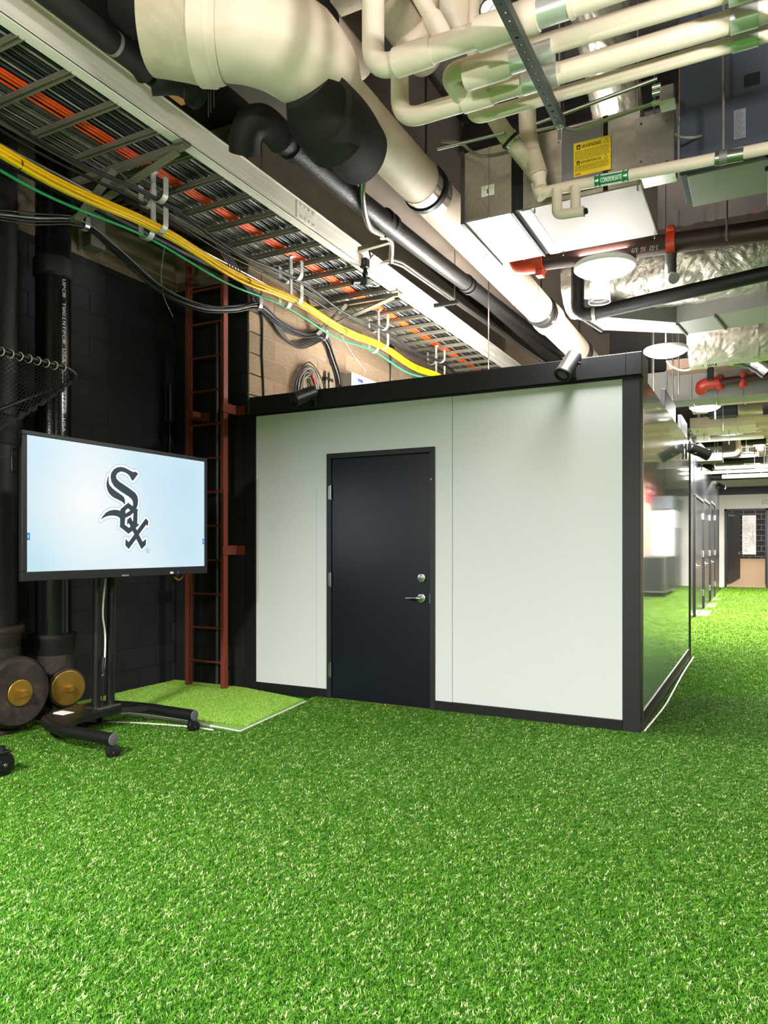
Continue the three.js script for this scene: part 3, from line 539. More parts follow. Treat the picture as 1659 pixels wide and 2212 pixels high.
{
  const zs = [-0.3, -2.1, ...HOOKS, -12];
  const run = (dx, y, sag, off = [0, 0]) => { const p = []; zs.forEach((z, i) => { if (i) p.push([HX + dx + off[0], y + off[1] - sag * rr(0.9, 1.1), (z + zs[i - 1]) / 2]); p.push([HX + dx, y, z]); }); return smooth(p, 90); };
  [[0.028, 0.014, 0.004], [0.05, 0.012, 0.022], [0.073, 0.016, -0.012], [0.036, 0.036, 0.012], [0.06, 0.036, -0.02], [0.046, 0.056, 0.0]].forEach(([dx, dy, w]) => solo('yellow_cable', sweep(run(dx, HY2 + dy, 0.045 + w, [w, 0]), 0.0115, 8), M.yellow, 'yellow cable in the bundle slung in the lower J hooks', 'cable', 'yellow cables in the J hooks'));
  solo('green_cable', sweep(run(-0.066, HY2 - 0.006, 0.05), 0.0095, 8), M.green, 'single green cable slung through the lower left J hooks', 'cable');
  for (const [dx, dy] of [[0.04, 0.009], [0.06, 0.012]]) solo('black_cable', sweep(run(dx, HY1 + dy, 0.05 + dx * 0.2), 0.009, 8), M.cableBlack, 'black cable slung through the upper right J hooks', 'cable', 'black cables in the upper right hooks');
  for (const [dx, dy] of [[-0.06, 0.0], [-0.075, 0.004]]) solo('black_cable', sweep(run(dx, HY1 + dy, 0.04), 0.0085, 8), M.cableBlack, 'black cable slung through the upper left J hooks', 'cable', 'black cables in the upper left hooks');
  for (const z of [-2.7, -4.75, -6.3, -8.0]) solo('cable_tie', new THREE.TorusGeometry(0.036, 0.004, 6, 16).scale(1, 0.8, 1).translate(HX + 0.045, HY2 - 0.025, z), M.plastic, 'black tie round the bundle of yellow cables', 'cable tie', 'ties on the yellow cables');
  for (const [x, y] of [[-4.3, 3.93], [-4.27, 3.86]]) {
    const t = thing('steel_conduit', y > 3.9 ? 'upper of two bright steel conduits along the wall behind the yellow cables' : 'lower of two bright steel conduits along the wall behind the yellow cables', 'conduit');
    part('tube', rod([x, y, 0.5], [x, y, -13], 0.012), M.steel, t);
    for (const z of [-2.7, -5.5, -8.6]) part('coupling', rod([x, y, z - 0.04], [x, y, z + 0.04], 0.0155), M.steel, t);
    settle(t, [x, y - 0.015, -6]);
  }
  // thicker black pipe and cable along the alcove wall
  solo('black_conduit', rod([-4.55, 3.98, 0.5], [-4.55, 3.98, -5.55], 0.035), M.iron, 'black conduit running under the tray along the alcove', 'conduit');
}
// slack bundle of dark cables across the alcove, down the tan wall
{
  const P = [onX(-60, 455, -4.8), onX(60, 470, -4.84), onX(182, 487, -4.92), onX(255, 545, -4.8), onX(350, 628, -4.62), onX(430, 661, -4.46), onX(500, 668, -4.38), onX(556, 660, -4.33)];
  const Q = [...P, onX(600, 697, -4.34), onX(650, 722, -4.345), onX(699, 727, -4.34)];
  const R = [...Q, onX(716, 770, -4.36), onX(730, 838, -4.37), [-4.37, 2.2, -6.6]];
  for (let i = 0; i < 9; i++) {
    const a = i * 2.4, k = 0.012 * Math.sqrt(i + 0.3), pts = R.map((p, j) => [p[0] + 0.01 + k * Math.cos(a + j * 0.5), p[1] + k * Math.sin(a + j * 0.5) - (j % 2 ? 0.006 * (i % 4) : 0), p[2]]);
    solo('slack_cable', sweep(smooth(pts, 70), 0.0075, 7), i % 4 === 1 ? M.cableGrey : M.cableBlack, i % 4 === 1 ? 'grey cable in the slack bundle hooked across the alcove and down the tan wall' : 'black cable in the slack bundle hooked across the alcove and down the tan wall', 'cable', i % 4 === 1 ? 'grey slack cables' : 'black slack cables');
  }
  for (let i = 0; i < 5; i++) { const z = -4.9 - i * 0.04; solo('drop_cable', sweep(smooth([[-4.24, 4.05, z], [-4.3, 3.9, z - 0.35], [-4.34, 3.66, z - 0.95 + i * 0.02], [-4.35, 3.5 - i * 0.008, z - 1.3], onX(699, 727 + i * 2, -4.35)], 40), 0.007, 7), M.cableBlack, 'dark cable leaving the tray and sagging down the tan wall', 'cable', 'cables dropping from the tray'); }
  solo('wall_cable', sweep(smooth([onX(560, 662, -4.37), onX(566, 690, -4.38), onX(566, 770, -4.385), onX(570, 858, -4.385), [-4.385, 2.4, -5.83]], 30), 0.011, 8), M.cableBlack, 'single black cable straight down the left end of the tan wall', 'cable');
  [[onX(182, 487, -4.92), 'hook holding the slack cables at the left of the alcove'], [onX(556, 660, -4.33), 'hook holding the slack cables at the corner of the tan wall'], [onX(699, 727, -4.34), 'hook holding the slack cables on the tan wall above the coil']].forEach(([p, lab], i) => {
    const t = thing('cable_hook', lab, 'cable hook');
    part('hook', jhook(p[0] - 0.045, p[1] - 0.04, p[2], 1, 0.045, 0.06, 0.045), M.zinc, t);
    part('mount', i ? rspan(XT + 0.004, p[0] - 0.04, p[1] + 0.02, p[1] + 0.13, p[2] - 0.025, p[2] + 0.025, 0.002) : [rspan(p[0] - 0.055, p[0] - 0.043, p[1] - 0.2, p[1] + 0.13, p[2] - 0.02, p[2] + 0.02, 0.002), rspan(XA + 0.01, p[0] - 0.04, p[1] + 0.1, p[1] + 0.13, p[2] - 0.02, p[2] + 0.02, 0.002)], M.steel, t);
    settle(t, [p[0], p[1] - 0.045, p[2]]);
  });
  // loose thin wire ends
  solo('loose_wire', sweep(smooth([onX(360, 505, -4.6), onX(348, 595, -4.62), onX(354, 640, -4.6), onX(374, 685, -4.58)], 24), 0.0035, 6), M.cableGrey, 'thin loose grey wire dangling over the black alcove wall', 'wire');
  solo('loose_wire', sweep(smooth([onX(738, 725, -4.36), onX(765, 770, -4.37), onX(790, 802, -4.38)], 16), 0.004, 6), M.cordWhite, 'thin cream wire running down to the grey electrical box', 'wire');
  // coil
  const c = onX(668, 833, -4.33), t = thing('cable_coil', 'big coil of grey cable hung on the tan wall just above the booth header', 'cable coil');
  for (let i = 0; i < 13; i++) { const r1 = 0.12 + 0.012 * i + rr(-0.01, 0.01), pts = []; for (let k = 0; k <= 28; k++) { const a = k / 28 * 6.2832; pts.push([c[0] - 0.03 + 0.05 * ((i * 7) % 5) / 4 + 0.012 * Math.sin(3 * a + i), c[1] - 0.06 + r1 * 1.15 * Math.cos(a) + rr(-0.003, 0.003), c[2] + r1 * 1.05 * Math.sin(a) * (1 - 0.2 * Math.cos(a))]); } part('loop', sweep(pts, 0.0065, 7, false), i % 3 ? M.cableGrey : M.cableBlack, t); }
  part('red_tie', sweep(smooth([[c[0] + 0.03, c[1] + 0.12, c[2] + 0.02], [c[0] + 0.05, c[1] + 0.07, c[2] - 0.01], [c[0] + 0.045, c[1] + 0.03, c[2] - 0.045], [c[0] + 0.03, c[1] + 0.08, c[2] - 0.07]], 14), 0.012, 8), M.redPaint, t, 'red strap end');
  part('peg', rod([XT, c[1] + 0.1, c[2]], [c[0] + 0.06, c[1] + 0.11, c[2]], 0.012), M.steel, t);
  settle(t);
}
// electrical boxes and conduits on the tan wall
{
  const a = onX(742, 800, XT + 0.2), b = onX(829, 815, XT + 0.2), e = onX(882, 820, XT + 0.12);
  const t = thing('electrical_box', 'light grey electrical box with a blue mark on the tan wall', 'electrical box');
  part('case', rspan(XT + 0.014, XT + 0.19, 2.55, a[1] + 0.02, -7.28, -8.3, 0.006), std(0xa9a69c, 0.5), t);
  part('cover', rspan(XT + 0.19, XT + 0.2, 2.55, a[1] + 0.025, -7.26, -8.32, 0.003), M.plasticWhite, t);
  part('blue_mark', rspan(XT + 0.2, XT + 0.203, a[1] - 0.06, a[1] - 0.02, -7.4, -7.52, 0.001), std(0x3848b0, 0.5), t); settle(t);
  const u = thing('electrical_box', 'smaller grey electrical box farther along the tan wall', 'electrical box');
  part('case', rspan(XT + 0.014, XT + 0.12, 2.5, 3.0, -8.5, -9.05, 0.006), std(0xb3b0a6, 0.5), u); part('cover', rspan(XT + 0.12, XT + 0.13, 2.5, 3.01, -8.48, -9.07, 0.003), M.plasticWhite, u); settle(u);
  for (const [z, y1, lab] of [[-6.98, 3.35, 'short steel conduit standing beside the cable bundle on the tan wall'], [-7.06, 3.35, 'second short steel conduit beside the cable bundle on the tan wall'], [-8.6, 4.1, 'tall steel conduit up the tan wall behind the third hook tree']]) {
    const v = thing('wall_conduit', lab, 'conduit'); part('tube', rod([XT + 0.03, 2.5, z], [XT + 0.03, y1, z], 0.018), M.steel, v);
    part('strap', rspan(XT, XT + 0.055, y1 - 0.1, y1 - 0.07, z - 0.04, z + 0.04, 0.003), M.plastic, v); settle(v, [XT + 0.03, 2.5, z]);
  }
  solo('alarm_box', rspan(XT + 0.014, XT + 0.06, 3.3, 3.48, -9.7, -9.95, 0.006), M.redPaint, 'small dark red box on the tan wall below the tray', 'alarm box');
}
// dark metal deck and steel angle over the alcove
{
  const t = thing('metal_deck', 'dark corrugated metal deck above the alcove wall', 'metal deck');
  for (let i = 0; i < 14; i++) part('rib', rspan(XA + 0.02, -4.72, 4.33, 4.36, -4.45 - i * 0.082, -4.5 - i * 0.082, 0.004), M.deck, t);
  part('sheet', span(XA + 0.01, -4.72, 4.36, 4.38, -4.4, -5.6), M.deck, t); part('edge_angle', rspan(-4.74, -4.7, 4.26, 4.4, -4.4, -5.6, 0.004), std(0x4a3326, 0.7), t); settle(t);
  solo('wall_bracket', [rspan(XA + 0.004, XA + 0.16, 3.99, 4.42, -4.42, -4.58, 0.005)], M.trayDull, 'dull steel bracket on the left wall above the black paint', 'bracket');
}
// camera clamped to the tray beam
{
  const p = onX(795, 590, TXR + 0.05), t = thing('clamp_camera', 'small black camera on a clamp fixed to the pale tray beam', 'camera');
  part('clamp', [rspan(TXR - 0.02, TXR + 0.05, TY - 0.02, TY + 0.07, p[2] - 0.04, p[2] + 0.04, 0.01, 2), rod([TXR + 0.05, TY + 0.1, p[2] - 0.05], [TXR + 0.02, TY + 0.2, p[2] - 0.06], 0.008), rod([TXR + 0.02, TY + 0.1, p[2] - 0.09], [TXR + 0.09, TY + 0.1, p[2] - 0.02], 0.007)], M.plastic, t);
  part('ball_head', lathe([[0, 0], [0.02, 0.005], [0.03, 0.03], [0.02, 0.055], [0.012, 0.08], [0, 0.08]], [TXR + 0.02, TY - 0.1, p[2]], [0, 1, 0], 18), M.plastic, t);
  part('body', [rbox(0.07, 0.075, 0.1, 0, 0, 0, 0.012, 2).rotateX(0.4).rotateY(0.5).translate(TXR, TY - 0.135, p[2]), rod([TXR - 0.02, TY - 0.15, p[2] + 0.05], [TXR - 0.05, TY - 0.17, p[2] + 0.12], 0.026, 16)], M.plastic, t);
  part('paper_tag', rbox(0.045, 0.07, 0.003).rotateY(0.7).translate(TXR + 0.05, TY - 0.15, p[2] - 0.03), M.plasticWhite, t, 'white tag');
  part('lead', sweep(smooth([[TXR + 0.05, TY - 0.18, p[2]], [TXR + 0.09, TY - 0.16, p[2] - 0.12], [TXR + 0.06, TY + 0.05, p[2] - 0.3], [TXR + 0.03, TY + 0.17, p[2] - 0.25]], 30), 0.003, 6), M.cordWhite, t, 'thin white lead');
  settle(t);
}

// ---------------------------------------------------------------- big white main pipe and its fittings
{
  const X = -2.2, Y = 4.0, r = 0.155;
  const t = thing('main_pipe', 'big white insulated main pipe running down the left of the corridor ceiling', 'pipe');
  const seam = (L, a) => 1 + 0.006 * noise.noise(L * 2, Math.cos(a) * 2, Math.sin(a) * 2);
  const e0 = onY(690, 150, 4.0);
  const line = []; for (let z = e0[2] - 0.02; z > -12.5; z -= 0.12) line.push([X, Y - 0.0, z]);
  part('run', sweep(line, r, 36, true, seam), M.jacketWarm, t);
  for (const z of [-5.95, -7.35]) part('seam_band', sweep([[X, Y, z + 0.012], [X, Y, z - 0.012]], r + 0.003, 36), std(0xb99f86, 0.6), t);
  part('bulge', sweep([-0.1, -0.05, 0, 0.12, 0.17, 0.22].map(d => [X, Y, -8.25 - d]), [0.156, 0.172, 0.178, 0.178, 0.172, 0.156], 36), M.jacketWarm, t);
  const EL = [[X, Y, e0[2] - 0.5], [X, Y, e0[2] - 0.25], onY(690, 150, 4.02), onY(610, 92, 4.06), onY(540, 66, 4.08), onY(478, 58, 4.1)];
  part('elbow', sweep(smooth(EL, 36), u => u < 0.2 ? 0.157 : u < 0.5 ? 0.157 + (u - 0.2) / 0.3 * 0.093 : 0.25, 40), M.jacket, t, 'cream elbow jacket');
  const c0 = V(EL[5]), d = c0.clone().sub(V(EL[4])).normalize();
  part('collar', sweep([[-0.03, 0.262], [0.0, 0.27], [0.02, 0.27], [0.03, 0.285], [0.1, 0.29], [0.11, 0.27]].map(k => c0.clone().addScaledVector(d, k[0]).toArray()), [0.256, 0.27, 0.27, 0.285, 0.29, 0.27], 40, false), M.jacket, t);
  part('loose_jacket', sweep([0.1, 0.2, 0.3, 0.36].map(k => c0.clone().addScaledVector(d, k).toArray()), [0.278, 0.272, 0.268, 0.266], 36, false, (L, a) => 1 + 0.03 * noise.noise(L * 9, Math.cos(a) * 2.2, Math.sin(a) * 2.2)), M.canvasPipe, t, 'torn cream jacket');
  const q0 = V(onY(352, 18, 4.25));
  part('canvas_wrap', sweep([0, 0.05, 0.12, 0.3, 0.7].map(k => q0.clone().add(V(-0.12 * k - 0.02, k - 0.1, 0.25 * k)).toArray()), [0.17, 0.2, 0.21, 0.22, 0.25], 32, false, (L, a) => 1 + (L < 0.2 ? 0.12 : 0.04) * noise.noise(L * 8, Math.cos(a) * 2.5, Math.sin(a) * 2.5)), M.canvasPipe, t, 'torn canvas wrap rising from the elbow');
  part('lining', sweep([c0.clone().addScaledVector(d, 0.02), c0.clone().addScaledVector(d, 0.2), c0.clone().addScaledVector(d, 0.42).add(V(0, 0.08, 0)), q0.clone().add(V(-0.05, 0.2, 0.05))], 0.19, 24), M.rubberDark, t, 'black foam under the torn jacket');
  settle(t, [X, Y - r, -7]);
  const cap = onY(420, -10, 4.22);
  solo('pipe_end', sweep([[cap[0] + 0.05, cap[1] + 0.5, cap[2] + 0.25], [cap[0] + 0.01, cap[1] + 0.1, cap[2] + 0.05], [cap[0], cap[1], cap[2]], [cap[0] - 0.005, cap[1] - 0.03, cap[2] - 0.01], [cap[0] - 0.01, cap[1] - 0.045, cap[2] - 0.015]], [0.13, 0.13, 0.125, 0.1, 0.05], 24), M.canvasPipe, 'rounded cream pipe end at the top edge above the elbow', 'pipe end');
  // the black foam covered valve hugging the pipe
  const v = thing('valve_jacket', 'bulging black foam jacket under the big white main pipe', 'pipe jacket');
  const a = onY(664, 196, 3.84), b = onY(708, 268, 3.74), e = onY(760, 333, 3.71);
  part('jacket', sweep(smooth([a, [(a[0] + b[0]) / 2, 3.785, (a[2] + b[2]) / 2], b, [b[0] + 0.0, 3.72, b[2] - 0.1]], 24), u => u < 0.3 ? 0.14 + u * 0.18 : 0.194, 36), M.rubber, v);
  part('end_collar', sweep(smooth([[b[0] + 0.035, 3.755, b[2] + 0.1], [b[0] + 0.04, 3.755, b[2] - 0.1], [e[0] + 0.01, 3.755, e[2] - 0.06], [e[0] + 0.01, 3.757, e[2] - 0.09]], 12), u => u > 0.93 ? 0.172 : 0.185, 36), M.rubber, v);
  settle(v);
  const clamp = (z, i) => {
    const k = thing('pipe_clamp', ['nearest steel band and black hanger strap round the big white pipe', 'middle steel band and hanger strap round the big white pipe', 'far steel band and hanger strap round the big white pipe beside the booth header'][i], 'pipe clamp');
    part('band', sweep([[X, Y, z + 0.13], [X, Y, z - 0.13]], r + 0.004, 36), M.chrome, k);
    part('strap', sweep([[X, Y, z + 0.025], [X, Y, z - 0.025]], r + 0.016, 36), M.iron, k);
    part('hanger', [bar([X, Y + r, z], [X, Y + r + 0.1, z], 0.05, 0.02), rod([X, Y + r + 0.05, z], [X, CEIL, z], 0.008)], M.iron, k);
    settle(k, [X, Y - r, z]);
  };
  [onY(913, 410, 4.0)[2], onY(1170, 672, 4.0)[2], onY(1273, 757, 4.0)[2]].forEach(clamp);
}
// black iron drain along the tray and its dark fittings
{
  const t = thing('iron_drain', 'long black iron drain pipe between the tray beam and the white main', 'pipe');
  const p = [onX(1230, 778, -2.8), onX(1100, 682, -2.78), onX(940, 562, -2.76), onX(769, 429, -2.75), onX(600, 292, -2.75)];
  part('run', sweep(p, 0.078, 24), M.iron, t);
  for (const q of [onX(838, 480, -2.757), onX(1010, 615, -2.768), onX(622, 310, -2.75)]) for (const d of [0.05, -0.05]) part('coupling', sweep([[q[0], q[1], q[2] + d + 0.025], [q[0], q[1], q[2] + d - 0.025]], 0.09, 24), M.iron, t);
  const e = p[4];
  part('elbow', sweep(smooth([[e[0], e[1] - 0.005, e[2] - 0.05], onX(590, 280, -2.76), onX(566, 262, -2.78), onX(543, 268, -2.83), onX(530, 295, -2.88), onX(528, 330, -2.92)], 26), 0.098, 22), M.rubberDark, t, 'black foam covered elbow');
  settle(t, [-2.76, 3.9, -6]);
  const u = thing('insulated_pipe', 'black foam covered pipe over the tray beam at the upper left', 'pipe'); const q = onX(248, 95, -3.1);
  part('run', sweep([[q[0], q[1], 0.2], q], 0.062, 22), M.rubber, u);
  part('tape_ring', sweep([[q[0], q[1], q[2] + 0.01], [q[0], q[1], q[2] - 0.012]], 0.0635, 22), M.cableGrey, u, 'pale tape ring');
  part('elbow', sweep(smooth([[q[0], q[1], q[2] - 0.01], [q[0], q[1], q[2] - 0.12], [q[0] - 0.01, q[1] - 0.01, q[2] - 0.2], [q[0] - 0.02, q[1] - 0.02, q[2] - 0.24]], 14), 0.062, 22), M.rubber, u);
  settle(u, [q[0], q[1] - 0.06, -1.5]);
  const w = onX(385, 176, -3.05); const z = thing('insulated_valve', 'dark foam covered valve end beside the tray beam', 'valve');
  part('body', sweep(smooth([[w[0] - 0.12, w[1] - 0.02, w[2] + 0.1], [w[0], w[1], w[2]], [w[0] + 0.03, w[1] + 0.0, w[2] - 0.14]], 12), 0.075, 20), M.rubberDark, z); part('collar', disc([w[0] + 0.02, w[1], w[2] - 0.1], [0.15, 0, -1], 0.09, 0.05), M.rubberDark, z); part('stem', rod([w[0], w[1] + 0.06, w[2] - 0.05], [w[0], CEIL, w[2] - 0.05], 0.006), M.iron, z); settle(z);
  // dark boxed shaft behind them
  solo('duct_shaft', rspan(-3.28, -2.55, 4.55, 5.4, -2.5, -14, 0.01), std(0x4a4035, 0.9), 'long dark brown boxed duct above the tray beam', 'duct');
  for (const [px, py, x] of [[398, 170, -3.0], [455, 200, -2.95], [450, 210, -2.95], [462, 190, -2.96]]) { const a = onX(px, py, x); solo('hanger_wire', rod([a[0], a[1] - 0.12, a[2]], [a[0], 5.4, a[2]], 0.0025, 6), M.steel, 'thin wire hanging in the dark beside the black foam pipes', 'wire', 'thin hanger wires at upper left'); }
  // steel conduits beside the beam
  const f = thing('flex_conduit', 'bent steel conduit curving down from the black jacket to the tray beam', 'conduit');
  const g = [onX(784, 372, -2.6), onX(783, 425, -2.65), onX(797, 487, -2.75), onX(828, 508, -2.85), onX(846, 525, -2.95), onX(845, 565, -3.05)];
  part('tube', sweep(smooth(g, 40), 0.023, 14), M.steel, f); for (const k of [0, 3]) part('fitting', rod([g[k][0], g[k][1] - 0.03, g[k][2]], [g[k][0], g[k][1] + 0.04, g[k][2]], 0.03), M.chrome, f);
  part('support_bar', bar(onX(845, 520, -2.93), onX(775, 540, -3.25), 0.05, 0.04), M.trayDull, f); settle(f);
  [[0, 'inner of the two thin steel conduits along the far side of the tray beam'], [1, 'outer of the two thin steel conduits along the far side of the tray beam']].forEach(([k, lab]) => { const d = k * 0.05; solo('thin_conduit', sweep(bend([onX(822, 570, -3.29), onX(845, 560 + k * 6, -3.12 + d * 0.5), onX(868, 566 + k * 8, -3.1 + d), onX(1200, 800 + k * 3, -3.1 + d)], 0.06), 0.013, 10), M.steel, lab, 'conduit'); });
  const tr = thing('trapeze_hanger', 'small black trapeze hanger carrying the thin conduits', 'hanger'); const h = onX(960, 655, -3.06);
  part('channel', rspan(h[0] - 0.12, h[0] + 0.16, h[1] - 0.03, h[1] + 0.01, h[2] - 0.02, h[2] + 0.02, 0.003), M.iron, tr); part('rod', rod([h[0] + 0.12, h[1], h[2]], [h[0] + 0.12, 5.4, h[2]], 0.006), M.steel, tr); settle(tr);
}
// pipes seen above, parallel to the main
{
  const para = (x, y, r, z0, z1, mat, label, b0, b1) => { const t = thing('upper_pipe', label, 'pipe'); part('run', sweep([[x, y, z0], [x, y, z1]], r, 26), mat, t); if (b0) part('rubber_sleeve', sweep([[x, y, b0], [x, y, b1]], r + 0.004, 26), M.rubber, t, 'black rubber sleeve'); return settle(t); };
  para(-2.42, 4.62, 0.1, -2.2, -4.3, M.jacketWarm, 'pinkish pipe above the big white main pipe', -3.6, -3.85);
  para(-2.0, 4.75, 0.14, -2.0, -3.62, M.canvasPipe, 'tan pipe end high above the white main pipe', -3.6, -3.7);
  para(-1.98, 4.6, 0.12, -3.72, -4.4, M.canvasPipe, 'tan pipe with a dark end high behind the first white vertical pipe');
  para(-1.62, 4.62, 0.13, -1.5, -4.3, M.jacketWarm, 'fat pinkish pipe high at the top of the picture left of the gauge');
  para(-1.35, 4.6, 0.1, -1.5, -3.9, M.jacketWarm, 'pinkish pipe behind the pressure gauge');
  const cross = (y, z, r, x0, x1, mat, label) => solo('cross_pipe', sweep([[x0, y, z], [x1, y, z]], r, 22), mat, label, 'pipe');
  cross(5.0, -3.7, 0.1, -3, 0.5, std(0x7d7263, 0.8), 'dim grey pipe crossing high above the white pipes'); cross(5.05, -4.2, 0.1, -3, 0.5, M.canvasPipe, 'dim cream pipe crossing high behind the white pipes');
}
// ---------------------------------------------------------------- group of white water pipes running to the right
const PY = 3.5;
{
  const sleeve = (t, z, x0, x1, r, mat = M.zinc, lab) => part('sleeve', sweep([[x0, PY, z], [x1, PY, z]], r, 26), mat, t, lab);
  const cuff = (t, z, x0, x1, r) => part('insulation', sweep([[x0, PY, z], [x0 + 0.006, PY, z], [x1 - 0.006, PY, z], [x1, PY, z]], [r - 0.006, r, r, r - 0.006], 28), M.jacket, t);
  const A = thing('water_pipe', 'upper white water pipe with a tall riser and a pressure gauge tee', 'pipe'), za = -2.87;
  part('run', sweep(bend([[-1.55, 5.4, za], [-1.55, PY, za], [0.5, PY, za]], 0.11, 9), 0.05, 26), M.jacket, A);
  cuff(A, za, -1.44, -1.26, 0.06); cuff(A, za, -1.06, -0.8, 0.066); sleeve(A, za, -0.8, -0.68, 0.053); cuff(A, za, -0.68, -0.655, 0.058);
  { const b0 = onY(963, 92, PY + 0.02), b1 = onY(905, -12, PY + 0.3); part('branch', sweep([b0, b1, V(b1).multiplyScalar(2).sub(V(b0)).toArray()], 0.035, 20), M.jacket, A); part('branch_sleeve', sweep([b0, V(b0).lerp(V(b1), 0.48).toArray()], 0.044, 22), M.jacket, A); }
  settle(A, [-0.5, PY - 0.06, za]);
  const B = thing('water_pipe', 'second white water pipe whose left elbow turns down into the third', 'pipe'), zb = -3.1, zc = -3.27, zd = -3.42;
  part('run', sweep(bend([[-1.27, PY + 0.01, zc + 0.0], [-1.29, PY + 0.04, zb], [0.5, PY, zb]], 0.07, 9), 0.043, 26), M.jacket, B);
  cuff(B, zb, -1.2, -1.0, 0.06); sleeve(B, zb, -1.0, -0.8, 0.049); cuff(B, zb, -1.01, -0.985, 0.056); sleeve(B, zb, -0.12, -0.02, 0.048); settle(B, [-0.5, PY - 0.06, zb]);
  const Cc = thing('water_pipe', 'third white water pipe rising at its left elbow before the white main', 'pipe');
  part('run', sweep(bend([[-1.6, 5.4, zc - 0.4], [-1.6, 4.2, zc - 0.35], [-1.615, PY + 0.35, zc], [-1.615, PY, zc], [0.5, PY, zc]], 0.12, 9), 0.045, 26), M.jacket, Cc);
  cuff(Cc, zc, -1.28, -1.13, 0.052); sleeve(Cc, zc, -0.98, -0.82, 0.05); sleeve(Cc, zc, -0.12, -0.02, 0.05); settle(Cc, [-0.5, PY - 0.06, zc]);
  const Dd = thing('water_pipe', 'lowest and thinnest white water pipe of the four', 'pipe');
  part('run', sweep(bend([[-1.29, 4.3, zd - 0.05], [-1.29, PY, zd], [0.5, PY, zd]], 0.07, 9), 0.031, 24), M.jacket, Dd); sleeve(Dd, zd, -0.12, -0.02, 0.036); settle(Dd, [-0.5, PY - 0.04, zd]);
  // struts that carry them
  for (const [x, lab] of [[-0.87, 'perforated steel strut under the white pipes left of the foil duct'], [0.05, 'perforated steel strut under the white pipes at the right edge']]) {
    const t = thing('strut_channel', lab, 'strut'), y = PY - 0.085;
    const sh = new THREE.Shape([[-2.2, -0.021], [-3.53, -0.021], [-3.53, 0.021], [-2.2, 0.021]].map(([a, b]) => new THREE.Vector2(a, b)));
    for (let z = -2.26; z > -3.5; z -= 0.05) { const h = new THREE.Path(); h.absarc(z, 0, 0.0075, 0, 6.2832, true); sh.holes.push(h); }
    const g = new THREE.ExtrudeGeometry(sh, { depth: 0.004, bevelEnabled: false, curveSegments: 6 }); g.applyMatrix4(new THREE.Matrix4().makeBasis(V(0, 0, 1), V(-1, 0, 0), V(0, -1, 0)).setPosition(x, y - 0.02, 0));
    part('channel', [g, span(x - 0.021, x - 0.018, y - 0.02, y + 0.022, -2.2, -3.53), span(x + 0.018, x + 0.021, y - 0.02, y + 0.022, -2.2, -3.53)], std(0x4c524c, 0.55, 0.6), t);
    part('threaded_rod', [rod([x, y - 0.09, -3.5], [x, CEIL, -3.5], 0.006)], M.steel, t); part('nut', disc([x, y - 0.035, -3.5], [0, 1, 0], 0.014, 0.012, 6, 0.001), M.chrome, t); part('washer', disc([x, y - 0.026, -3.5], [0, 1, 0], 0.018, 0.004, 16, 0.001), M.chrome, t);
    part('threaded_rod', [rod([x, y - 0.06, -2.3], [x, CEIL, -2.3], 0.006)], M.steel, t); settle(t, [x, y - 0.06, -2.9]);
  }
  // gauge
  const gp = onZ(1057, 22, -2.95), G = thing('pressure_gauge', 'round white faced pressure gauge on the upper water pipe', 'gauge');
  const nrm = V(0.35, -0.55, 0.75).normalize();
  part('case', disc(V(gp).addScaledVector(nrm, -0.03).toArray(), nrm.toArray(), 0.042, 0.03, 28, 0.006), M.plastic, G);
  const dial = canvasTex(256, 256, (g) => { g.fillStyle = '#e9e9d8'; g.fillRect(0, 0, 256, 256); g.translate(128, 128); g.strokeStyle = '#222'; g.fillStyle = '#222'; g.font = '22px sans-serif'; g.textAlign = 'center'; g.textBaseline = 'middle'; for (let i = 0; i <= 40; i++) { const a = 2.356 + i * 0.1178; g.lineWidth = i % 5 ? 2 : 5; g.beginPath(); g.moveTo(118 * Math.cos(a), 118 * Math.sin(a)); g.lineTo((i % 5 ? 106 : 98) * Math.cos(a), (i % 5 ? 106 : 98) * Math.sin(a)); g.stroke(); if (i % 10 === 0) g.fillText(String(i * 2), 78 * Math.cos(a), 78 * Math.sin(a)); } g.lineWidth = 8; g.beginPath(); g.moveTo(-50, 42); g.lineTo(74, -60); g.stroke(); });
  const face = new THREE.CircleGeometry(0.036, 32); face.applyQuaternion(new THREE.Quaternion().setFromUnitVectors(V(0, 0, 1), nrm)); face.translate(...V(gp).addScaledVector(nrm, 0.0015).toArray());
  part('dial', face, std(0xffffff, 0.4, 0, { map: dial }), G); part('bezel', new THREE.TorusGeometry(0.039, 0.004, 8, 32).applyQuaternion(new THREE.Quaternion().setFromUnitVectors(V(0, 0, 1), nrm)).translate(...gp), M.plastic, G);
  part('stem', rod([gp[0] - 0.005, gp[1] - 0.03, gp[2] - 0.03], [gp[0] - 0.03, PY + 0.04, za], 0.012), M.brass, G); settle(G);
  // drops behind, condensate line and its trap
  const E = thing('riser_pipe', 'thick white riser dropping to the condensate line before the air unit', 'pipe'), zE = -4.33;
  part('run', sweep(smooth([onZ(1137, -30, zE), onZ(1139, 150, zE), onZ(1141, 290, zE), onZ(1152, 345, zE), onZ(1165, 388, zE), onZ(1168, 405, zE)], 40), u => u < 0.72 ? 0.053 : 0.053 - 0.016 * Math.min(1, (u - 0.72) * 8), 26), M.jacket, E);
  part('cuff', sweep(smooth([onZ(1147, 330, zE), onZ(1163, 380, zE)], 6), 0.057, 26), M.canvasPipe, E); part('flow_tape', sweep([onZ(1138, 0, zE), onZ(1138, 18, zE)], 0.0515, 26), std(0x2f6b46, 0.5), E, 'green tape band'); settle(E);
  const H = thing('return_pipe', 'white curved pipe with a dark band joining the riser before the air unit', 'pipe'), zH = -4.15;
